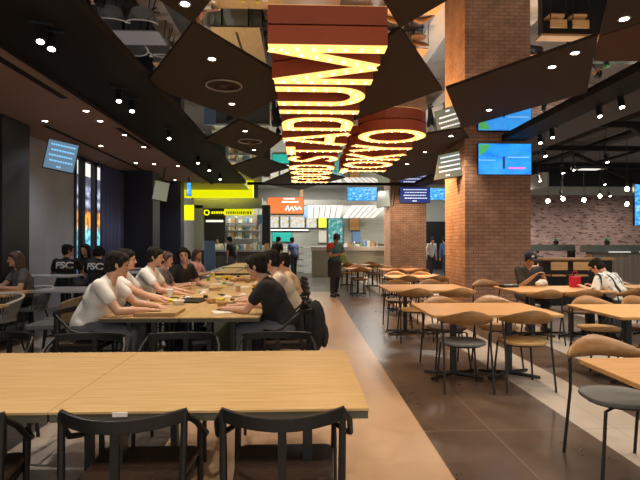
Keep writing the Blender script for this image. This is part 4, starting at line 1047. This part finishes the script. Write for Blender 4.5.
def person(label, loc, rz, top='tee_white', bottom='trousers', hair='hair_black', hairlen='short', seated=True, lean=12, head=(0, 10, 0), twist=0,
           hands=None, sleeve=.55, skin='skin', vox=.009, group=None, cap=None, glasses=False, seat=.465, feet=None, extras=None, scale=1.0, longsleeve=False, apron=None):
    """head=(turn, nod, tilt) degrees; hands = two targets (right, left) in local space"""
    t = thing('person', label, 'person', loc, R(rz), group); t.scale = (scale,) * 3
    pel = Vector((0, 0, seat + .10)) if seated else Vector((0, 0, .93))
    Lr = Matrix.Rotation(R(-lean), 3, 'X') @ Matrix.Rotation(R(twist), 3, 'Z')
    def T(v): return pel + Lr @ Vector(v)
    chest = T((0, .02, .30)); neckb = T((0, .015, .47)); 
    # curve the upper back forward a bit
    neckt = neckb + Matrix.Rotation(R(-lean * 1.1 - 6), 3, 'X') @ Vector((0, .0, .060))
    Hm = Matrix.Rotation(R(head[0] + twist), 3, 'Z') @ Matrix.Rotation(R(-head[1]), 3, 'X') @ Matrix.Rotation(R(head[2]), 3, 'Y')
    hc = neckt + Hm @ Vector((0, .02, .095))
    sh = [T((s * .165, .0, .425)) for s in (1, -1)]
    B = MB()
    B.ell(T((0, 0, .02)), (.155, .115, .12), 14, Lr); B.cap(T((0, 0, .0)), T((0, .01, .18)), .122, .118); B.ell(T((0, .01, .30)), (.155, .108, .16), 14, Lr)
    B.cap(T((-.12, 0, .41)), T((.12, 0, .41)), .06, .06); B.cap(neckb - Vector((0, 0, .04)), neckt + Vector((0, 0, .03)), .055, .052)
    C = MB(); C.ell(T((0, 0, .02)), (.175, .135, .11), 14, Lr); C.cap(T((0, 0, .02)), T((0, .01, .18)), .155, .148); C.ell(T((0, .0, .29)), (.188, .135, .18), 14, Lr); C.cap(T((-.12, 0, .39)), T((.12, 0, .39)), .083, .083)
    C.cap(T((0, 0, .43)), T((0, .01, .455)), .072, .066)
    # head: skull, jaw, nose, ears, brow
    B.ell(hc + Hm @ Vector((0, -.008, .025)), (.076, .094, .092), 18, Hm); B.ell(hc + Hm @ Vector((0, .025, -.035)), (.058, .062, .075), 16, Hm)
    B.cap(hc + Hm @ Vector((0, .088, .008)), hc + Hm @ Vector((0, .101, -.020)), .008, .012, 8)
    B.ell(hc + Hm @ Vector((0, .078, -.085)), (.022, .018, .016), 10, Hm)
    B.cap(hc + Hm @ Vector((-.03, .078, .03)), hc + Hm @ Vector((.03, .078, .03)), .010, .010, 8)
    for s in (-1, 1): B.ell(hc + Hm @ Vector((s * .078, -.005, -.005)), (.012, .02, .032), 10, Hm)
    # arms
    if hands is None: hands = [(.18, .42, .80), (-.18, .42, .80)] if seated else [(.25, .05, .80), (-.25, .05, .80)]
    ends = []
    for i, s in enumerate((1, -1)):
        el, wr = ik(sh[i], hands[i], .29, .25, (s * .5, -.25, -.9))
        up = (el - sh[i]); fa = (wr - el)
        B.cap(sh[i], el, .052, .040); B.cap(el, wr, .041, .026)
        e2 = sh[i] + up * (sleeve if not longsleeve else 1.0)
        C.cap(sh[i] + up * .02, e2, .066, .064 if not longsleeve else .055)
        if longsleeve: C.cap(el, el + fa * .92, .055, .042)
        # hand: palm, four fingers, thumb
        f = fa.normalized(); side = f.cross(Vector((0, 0, 1)))
        side = side.normalized() if side.length > .1 else Vector((s, 0, 0)); up_ = side.cross(f)
        pc = wr + f * .045
        hm = Matrix((side, f, up_)).transposed()
        B.ell(pc, (.040, .050, .016), 10, hm)
        for k, (o, L) in enumerate(((-.030, .055), (-.010, .068), (.010, .072), (.030, .062))):
            p0 = wr + f * .075 + side * (-s * o if False else o); p1 = p0 + f * L * .5 - up_ * .004; p2 = p1 + f * L * .4 - up_ * .022
            B.cap(p0, p1, .0098, .0092, 8); B.cap(p1, p2, .0092, .0082, 8)
        p0 = wr + f * .025 - side * s * .03 * 1; p1 = p0 - side * s * .028 + f * .025; p2 = p1 + f * .03 - up_ * .008
        B.cap(p0, p1, .013, .011, 8); B.cap(p1, p2, .011, .0095, 8)
        ends.append(wr + f * .09)
    # legs
    Tr = MB(); Tr.ell(pel + Vector((0, 0, -.01)), (.172, .132, .115), 14)
    for i, s in enumerate((1, -1)):
        hip = pel + Vector((s * .085, .0, -.02))
        if seated:
            kn = Vector((s * .13, .43, seat + .055)); an = Vector((s * .13, .40 if not feet else feet, .09))
        else:
            kn = Vector((s * .10, .03 + (.05 * s), .49)); an = Vector((s * .11, -.02 + .10 * s, .09))
        B.cap(hip, kn, .080, .055); B.cap(kn, an, .055, .038); B.cap(an + Vector((0, -.03, -.04)), an + Vector((0, .13, -.055)), .035, .028)
        Tr.cap(hip, kn, .097, .072); Tr.cap(kn, an + Vector((0, 0, .03)), .072, .056)
        S_ = MB(); S_.cap(an + Vector((0, -.035, -.045)), an + Vector((0, .14, -.052)), .043, .036)
        S_.box(an.x - .04, an.x + .04, an.y - .07, an.y + .17, .002, .022)
        blob(S_, 'shoe', 'shoe', t, .012, 3)
    body = blob(B, 'body', skin, t, vox, 4)
    shirt = blob(C, 'shirt', top, t, .012, 7)
    blob(Tr, 'trousers', bottom, t, .013, 5)
    # hair
    Hh = MB(); E = lambda v, r: Hh.ell(hc + Hm @ Vector(v), r, 16, Hm)
    E((0, -.020, .040), (.085, .097, .086)); E((0, -.042, -.005), (.080, .070, .088)); E((0, -.052, -.055), (.056, .042, .045))
    E((-.040, .046, .070), (.042, .036, .034)); E((.040, .046, .070), (.042, .036, .034)); E((0, .055, .072), (.045, .030, .028))
    for s in (-1, 1): E((s * .074, .012, .020), (.018, .035, .05))
    if hairlen != 'short':
        for s in (-1, 1): Hh.cap(hc + Hm @ Vector((s * .075, -.01, .04)), hc + Hm @ Vector((s * .082, .005, -.12 if hairlen == 'long' else -.05)), .03, .028)
        if hairlen == 'long':
            Hh.cap(hc + Hm @ Vector((0, -.06, .0)), hc + Hm @ Vector((0, -.075, -.20)), .075, .05)
            for s in (-1, 1): Hh.cap(hc + Hm @ Vector((s * .06, -.04, -.05)), hc + Hm @ Vector((s * .075, -.03, -.20)), .04, .028)
    else:
        for k in range(9):
            a = R(-160 + 40 * k); Hh.cap(hc + Hm @ Vector((.05 * math.cos(a), -.02 + .05 * math.sin(a), .10)), hc + Hm @ Vector((.085 * math.cos(a), -.02 + .09 * math.sin(a), .07)), .025, .012, 8)
    blob(Hh, 'hair', hair, t, .010, 3)
    for s in (-1, 1):
        MB().ell(hc + Hm @ Vector((s * .030, .0815, .008)), (.013, .008, .0065), 10, Hm).build('eye', 'eye', t, smooth=True)
        MB().ell(hc + Hm @ Vector((s * .030, .089, .030)), (.018, .006, .004), 8, Hm).build('eyebrow', hair, t, smooth=True)
    MB().ell(hc + Hm @ Vector((0, .087, -.052)), (.021, .008, .006), 10, Hm).build('mouth', 'lip', t, smooth=True)
    if glasses:
        g = MB()
        for s in (-1, 1):
            g.tube([hc + Hm @ Vector((s * .03 + .021 * math.cos(a * PI / 8), .098, .006 + .015 * math.sin(a * PI / 8))) for a in range(16)], .0022, 5, True)
            g.tube([hc + Hm @ Vector((s * .051, .098, .01)), hc + Hm @ Vector((s * .085, .0, .01))], .0022, 5)
        g.build('glasses', 'black_plastic', t)
    if cap:
        K = MB()
        K.ell(hc + Hm @ Vector((0, -.02, .065)), (.094, .106, .078), 18, Hm); K.ell(hc + Hm @ Vector((0, .105, .062)), (.068, .055, .010), 14, Hm)
        c = blob(K, 'cap', cap, t, .009, 3)
        if extras and 'badge' in extras: MB().ell(hc + Hm @ Vector((0, .078, .10)), (.026, .010, .020), 10, Hm).build('badge', 'white', c, smooth=True)
    return t, dict(hc=hc, Hm=Hm, T=T, Lr=Lr, ends=ends, pel=pel, shirt=shirt, sh=sh)

g1 = None
# left row of diners (facing right, towards +X)
person('diner in white tee nearest the camera on the left of the table, leaning forward', (-2.12, 4.82, 0), -88, 'tee_white', 'jeans', lean=24, head=(18, 12, 0), hands=[(.12, .58, .72), (-.12, .62, .72)], vox=.008, scale=1.07)
person('diner in white tee behind the nearest white tee diner, half hidden', (-2.25, 5.62, 0), -90, 'tee_white', lean=18, head=(10, 4, 0), hands=[(.10, .62, .72), (-.18, .56, .72)], scale=1.06)
person('diner in white tee with a small dark tag, third on the left of the table', (-2.16, 6.5, 0), -90, 'tee_white', lean=14, head=(4, 10, 0), hands=[(.16, .54, .72), (-.18, .50, .72)], scale=1.06)
person('diner with brown hair behind the third white tee diner', (-2.14, 7.18, 0), -90, 'tee_grey', hair='hair_brown', lean=8, head=(0, 10, 0))
t, d = person('smiling diner with mid length black hair in black shirt facing the camera', (-2.05, 7.92, 0), -125, 'tee_black', hairlen='mid', lean=18, head=(-42, 4, 8), hands=[(.2, .40, .73), (-.12, .46, .73)], scale=1.06)
person('person in pink top seated far down the left side of the table', (-2.3, 10.2, 0), -100, 'tee_pink', hair='hair_brown', hairlen='long', lean=6, head=(-20, 8, 0), vox=.012)
# right row (facing left)
person('diner in black tee on the right of the table, nearest, looking down', (-.17, 4.88, 0), 84, 'tee_black', 'jeans', lean=24, head=(-12, 16, 0), hands=[(.22, .50, .72), (-.02, .56, .72)], glasses=True, vox=.008, scale=1.05)
person('diner in cream tee with a dark strap, behind the black tee diner', (-.11, 5.64, 0), 90, 'tee_cream', lean=20, head=(-6, 14, 0), hands=[(.16, .52, .72), (-.14, .52, .72)], scale=1.06)
person('diner in sand coloured tee behind the cream tee diner', (-.08, 6.55, 0), 90, 'tee_sand', lean=14, head=(0, 10, 0))
person('diner with dark hair leaning far over the table, last on the right side', (-.14, 7.35, 0), 90, 'tee_grey', lean=26, head=(0, 14, 0))
# back of the hall left: people round the narrow high table
def print_txt(d, parent, body, w=.30, z=.335, m='white', y=-.13):
    cu = bpy.data.curves.new('print', 'FONT'); cu.body = body; cu.size = .185; cu.align_x = 'CENTER'; cu.align_y = 'CENTER'; cu.extrude = .004; cu.offset = .006
    o = bpy.data.objects.new('tmp', cu); COL.objects.link(o); bpy.context.view_layer.update()
    me = bpy.data.meshes.new_from_object(o.evaluated_get(bpy.context.evaluated_depsgraph_get())); bpy.data.objects.remove(o)
    me.name = 'shirt_print'; me.materials.clear(); me.materials.append(M[m])
    # wrap around the back: local text x -> body -x seen from behind
    for v in me.vertices:
        x = v.co.x; zz = z + v.co.y * .9
        bl = (1 - (x / .19) ** 2); yy = .01 - (.134 * math.sqrt(max(bl, .05))) * math.sqrt(max(1 - ((zz - .27) / .30) ** 2, .1)) - .004 - v.co.z
        p = d['T']((x, yy, zz)); v.co = p
    q = bpy.data.objects.new('shirt_print', me); COL.objects.link(q); q.parent = parent; return q
t, d = person('man with short hair in black FSC print tee, against the grey wall panel', (-4.38, 9.05, 0), 10, 'tee_black', lean=8, head=(-55, 4, 0), hands=[(.2, .45, .93), (-.2, .40, .80)], skin='skin2', seat=.56)
print_txt(d, d['shirt'], 'FSC')
t, d = person('person in black tee with white FSC print, right of the woman facing the camera', (-3.78, 8.95, 0), -4, 'tee_black', hairlen='mid', lean=10, head=(20, 8, 0), seat=.54, hands=[(.2, .45, .93), (-.2, .40, .80)])
print_txt(d, d['shirt'], 'FSC')
person('woman with dark hair facing the camera between the two black FSC tees', (-4.42, 10.1, 0), 165, 'tee_black', hairlen='long', lean=4, head=(0, 4, 0), vox=.012, seat=.56)
person('woman with long brown hair in grey tee at the orange table by the left edge', (-4.28, 7.62, 0), 135, 'tee_grey', hair='hair_brown', hairlen='long', lean=10, head=(-5, 8, 0), hands=[(.05, .48, .77), (-.22, .40, .77)])
# right: seated men
t, d = person('man in navy cap and olive tee looking at a phone beside the brick column', (3.78, 8.02, 0), 180, 'tee_olive', skin='skin2', cap='cap_navy', extras=['badge'], lean=14, head=(-6, 28, 0), hands=[(.02, .36, .88), (-.14, .36, .88)], sleeve=.75)
e = (d['ends'][0] + d['ends'][1]) / 2
ph = thing('phone', 'phone held by the man in the navy cap', 'phone', t.matrix_basis @ (e + Vector((0, .005, .02))), R(180)); MB().box(-.037, .037, -.004, .004, -.06, .07).build('body', 'black_plastic', ph)
pb = thing('paper_wrap', 'crumpled white wrapper before the man in the navy cap', 'wrapper', (3.80, 7.52, .721))
mb = MB(); random.seed(4)
for i in range(9): mb.ell((random.uniform(-.07, .07), random.uniform(-.04, .04), random.uniform(.035, .10)), (.05, .04, .035), 8)
o = blob(mb, 'wrap', 'paper', pb, .012, 1)
t, d = person('man bent forward with back to us in white patterned shirt with dark stripes', (4.70, 6.88, 0), 22, 'aloha', lean=34, head=(12, 36, 0), hands=[(.06, .48, .74), (-.22, .46, .74)], sleeve=.8, vox=.009)
M['aloha']
# standing worker
t, d = person('standing worker in red and teal top with black apron looking down at a green bag', (.86, 12.7, 0), 205, 'tee_teal', 'trousers', seated=False, lean=5, head=(-10, 30, 0), hands=[(.06, .34, 1.12), (-.12, .34, 1.10)], cap='cap_navy', vox=.009, skin='skin2')
mb = MB(); mb.cap(d['T']((.03, -.01, .20)), d['T']((.13, -.01, .40)), .125, .10); mb.cap(d['sh'][0], d['sh'][0] + Vector((.02, .02, -.12)), .08, .078)
blob(mb, 'red_vest_half', 'tee_red', t, .012, 5)
mb = MB(); mb.ell((0, .0, .95), (.185, .145, .10), 16); mb.lathe([(.18, .52), (.185, .7), (.18, .95)], 20); blob(mb, 'apron', 'trousers', t, .012, 4)
gb = thing('green_bag', 'green bag in the hands of the standing worker', 'bag', t.matrix_basis @ (sum(d['ends'], Vector()) / 2 + Vector((0, .02, -.10))), 0)
mb = MB(); mb.ell((0, 0, 0), (.09, .05, .13), 12); blob(mb, 'body', 'green_bag', gb, .012, 2)
# people far behind
def far(label, x, y, rz, top, **k): return person(label, (x, y, 0), rz, top, vox=.016, seated=False, **k)
far('person in white shirt standing behind the gap between the brick columns, left one', 5.4, 20.0, 200, 'tee_white', longsleeve=True)
far('person in grey blue shirt standing behind the gap between the brick columns, right one', 5.95, 19.6, 10, 'tee_blue', longsleeve=True)
far('person in dark top with blue trousers standing before the yellow shop counter', ony(233, 240, 17.6)[0], 17.6, 60, 'tee_black', bottom='jeans')
far('person in pale top standing at the left of the yellow shop counter', ony(218, 240, 19.8)[0], 19.85, 180, 'tee_white', hairlen='mid')
far('person in dark top standing before the far menu boards', ony(294, 240, 20)[0], 20.0, 30, 'tee_blue', bottom='trousers')
far('person in dark top at the far counter beside the black pillar', ony(276, 240, 18)[0], 18, -30, 'tee_black')
person('dark haired person seen behind the dark ledge next to the big column', (ony(541, 240, 12.6)[0], 12.75, 0), 100, 'tee_black', vox=.014, lean=4, seat=.50)
person('dark haired person seen over the slatted partition', (ony(603, 240, 12.4)[0] + .1, 12.6, 0), 80, 'tee_black', vox=.014, lean=4, seat=.50)

# ------------------------------------------------------------------ light
w = bpy.data.worlds.new('world'); S.world = w; w.use_nodes = True
bg = w.node_tree.nodes['Background']; bg.inputs[0].default_value = (1, .95, .88, 1); bg.inputs[1].default_value = .6
def spotl(x, y, z, e, col=(1, .82, .62), ang=100, blend=.8, tgt=None, r=.06):
    l = bpy.data.lights.new('lamp', 'SPOT'); l.energy = e; l.color = col; l.spot_size = R(ang); l.spot_blend = blend; l.shadow_soft_size = r
    o = bpy.data.objects.new('lamp', l); COL.objects.link(o); o.location = (x, y, z)
    if tgt: o.rotation_euler = (Vector(tgt) - Vector((x, y, z))).to_track_quat('-Z', 'Y').to_euler()
    return o
def areal(x, y, z, sx, sy, e, col, rot=(0, 0, 0)):
    l = bpy.data.lights.new('lamp', 'AREA'); l.shape = 'RECTANGLE'; l.size = sx; l.size_y = sy; l.energy = e; l.color = col
    o = bpy.data.objects.new('lamp', l); COL.objects.link(o); o.location = (x, y, z); o.rotation_euler = rot; o.visible_camera = True
    return o
WARM = (1, .82, .62); NEU = (1, .92, .82); COOL = (.85, .9, 1.0)
def vis(px, py, z): return onz(px, py, z)
for (px, py, e, c) in [(212, 59, 70, WARM), (245, 131, 70, WARM), (552, 67, 90, WARM), (575, 53, 60, WARM), (624, 19, 60, WARM), (451, 136, 80, WARM), (407, 164, 90, WARM), (185, 4, 60, WARM)]:
    x, y, z = onz(px, py, ZP); spotl(x, y, z - .03, e, c, 115)
# downlights beyond the top of the photo, same grid
for (x, y) in [(-.6, .9), (.9, 1.2), (2.2, 1.6), (-1.7, 1.9), (3.2, 3.0)]: spotl(x, y, H - .05, 70, WARM, 110)
# track lights on the left beam aimed at the tables
for (x, y, tx, ty) in [(-2.5, 3.3, -.9, 2.7), (-2.4, 5.0, -1.3, 5.3), (-2.45, 6.6, -1.2, 6.8), (-2.45, 8.8, -1.2, 9.0), (-2.4, 11.5, -1.5, 12.2), (-2.4, 14.5, -1.6, 15)]:
    spotl(x, y, H - .30, 75, NEU, 62, .6, (tx, ty, .7))
for (x, y, tx, ty) in [(4.9, 6.2, 3.9, 7.2), (4.9, 4.3, 3.6, 4.7), (4.9, 8.8, 4.0, 8.4), (4.9, 11, 5.6, 12), (4.9, 14, 6, 15)]:
    spotl(x, y, H - .30, 70, NEU, 75, .6, (tx, ty, .7))
for (x, y) in [(-4.3, 6.3), (-4.4, 9.3), (-3.7, 12.5), (-3.8, 15.5)]: spotl(x, y, H - .06, 40, COOL, 130)
spotl(2.3, 11.6, H - .12, 420, (1, .56, .24), 115, .9, (3.37, 10.9, 1.5))  # added lamp, supplies the letters' orange light on the near column's left face
spotl(1.0, 18.9, 3.9, 260, (1, .72, .45), 70, .9, (3.37, 18.9, 1.5))  # added lamp, brightens the left face of the far column
spotl(3.6, 16.6, H - .15, 120, (1, .78, .55), 90, .9, (4.0, 18.2, 1.6))
for (x, y) in [(6.6, 12.5), (8.5, 15.0), (11, 15.2), (7, 16), (10, 12), (7, 8)]: spotl(x, y, 3.6, 200, (1, .88, .76), 150, 1)
# far hall: white lit ceiling lamps
for (x, y) in [(-3.5, 20.5), (0, 20.5), (3.2, 21), (6, 22), (0, 25)]: areal(x, y, 4.5, 1.2, .6, 90, (1, .96, .88))
spotl(-3.4, 18.3, 3.5, 60, (1, 1, .7), 140)
# glow of the two letter rows
S.view_settings.view_transform = 'Standard'; S.view_settings.look = 'None'; S.view_settings.gamma = 1; S.view_settings.use_curve_mapping = False
S.view_settings.exposure = 0.9
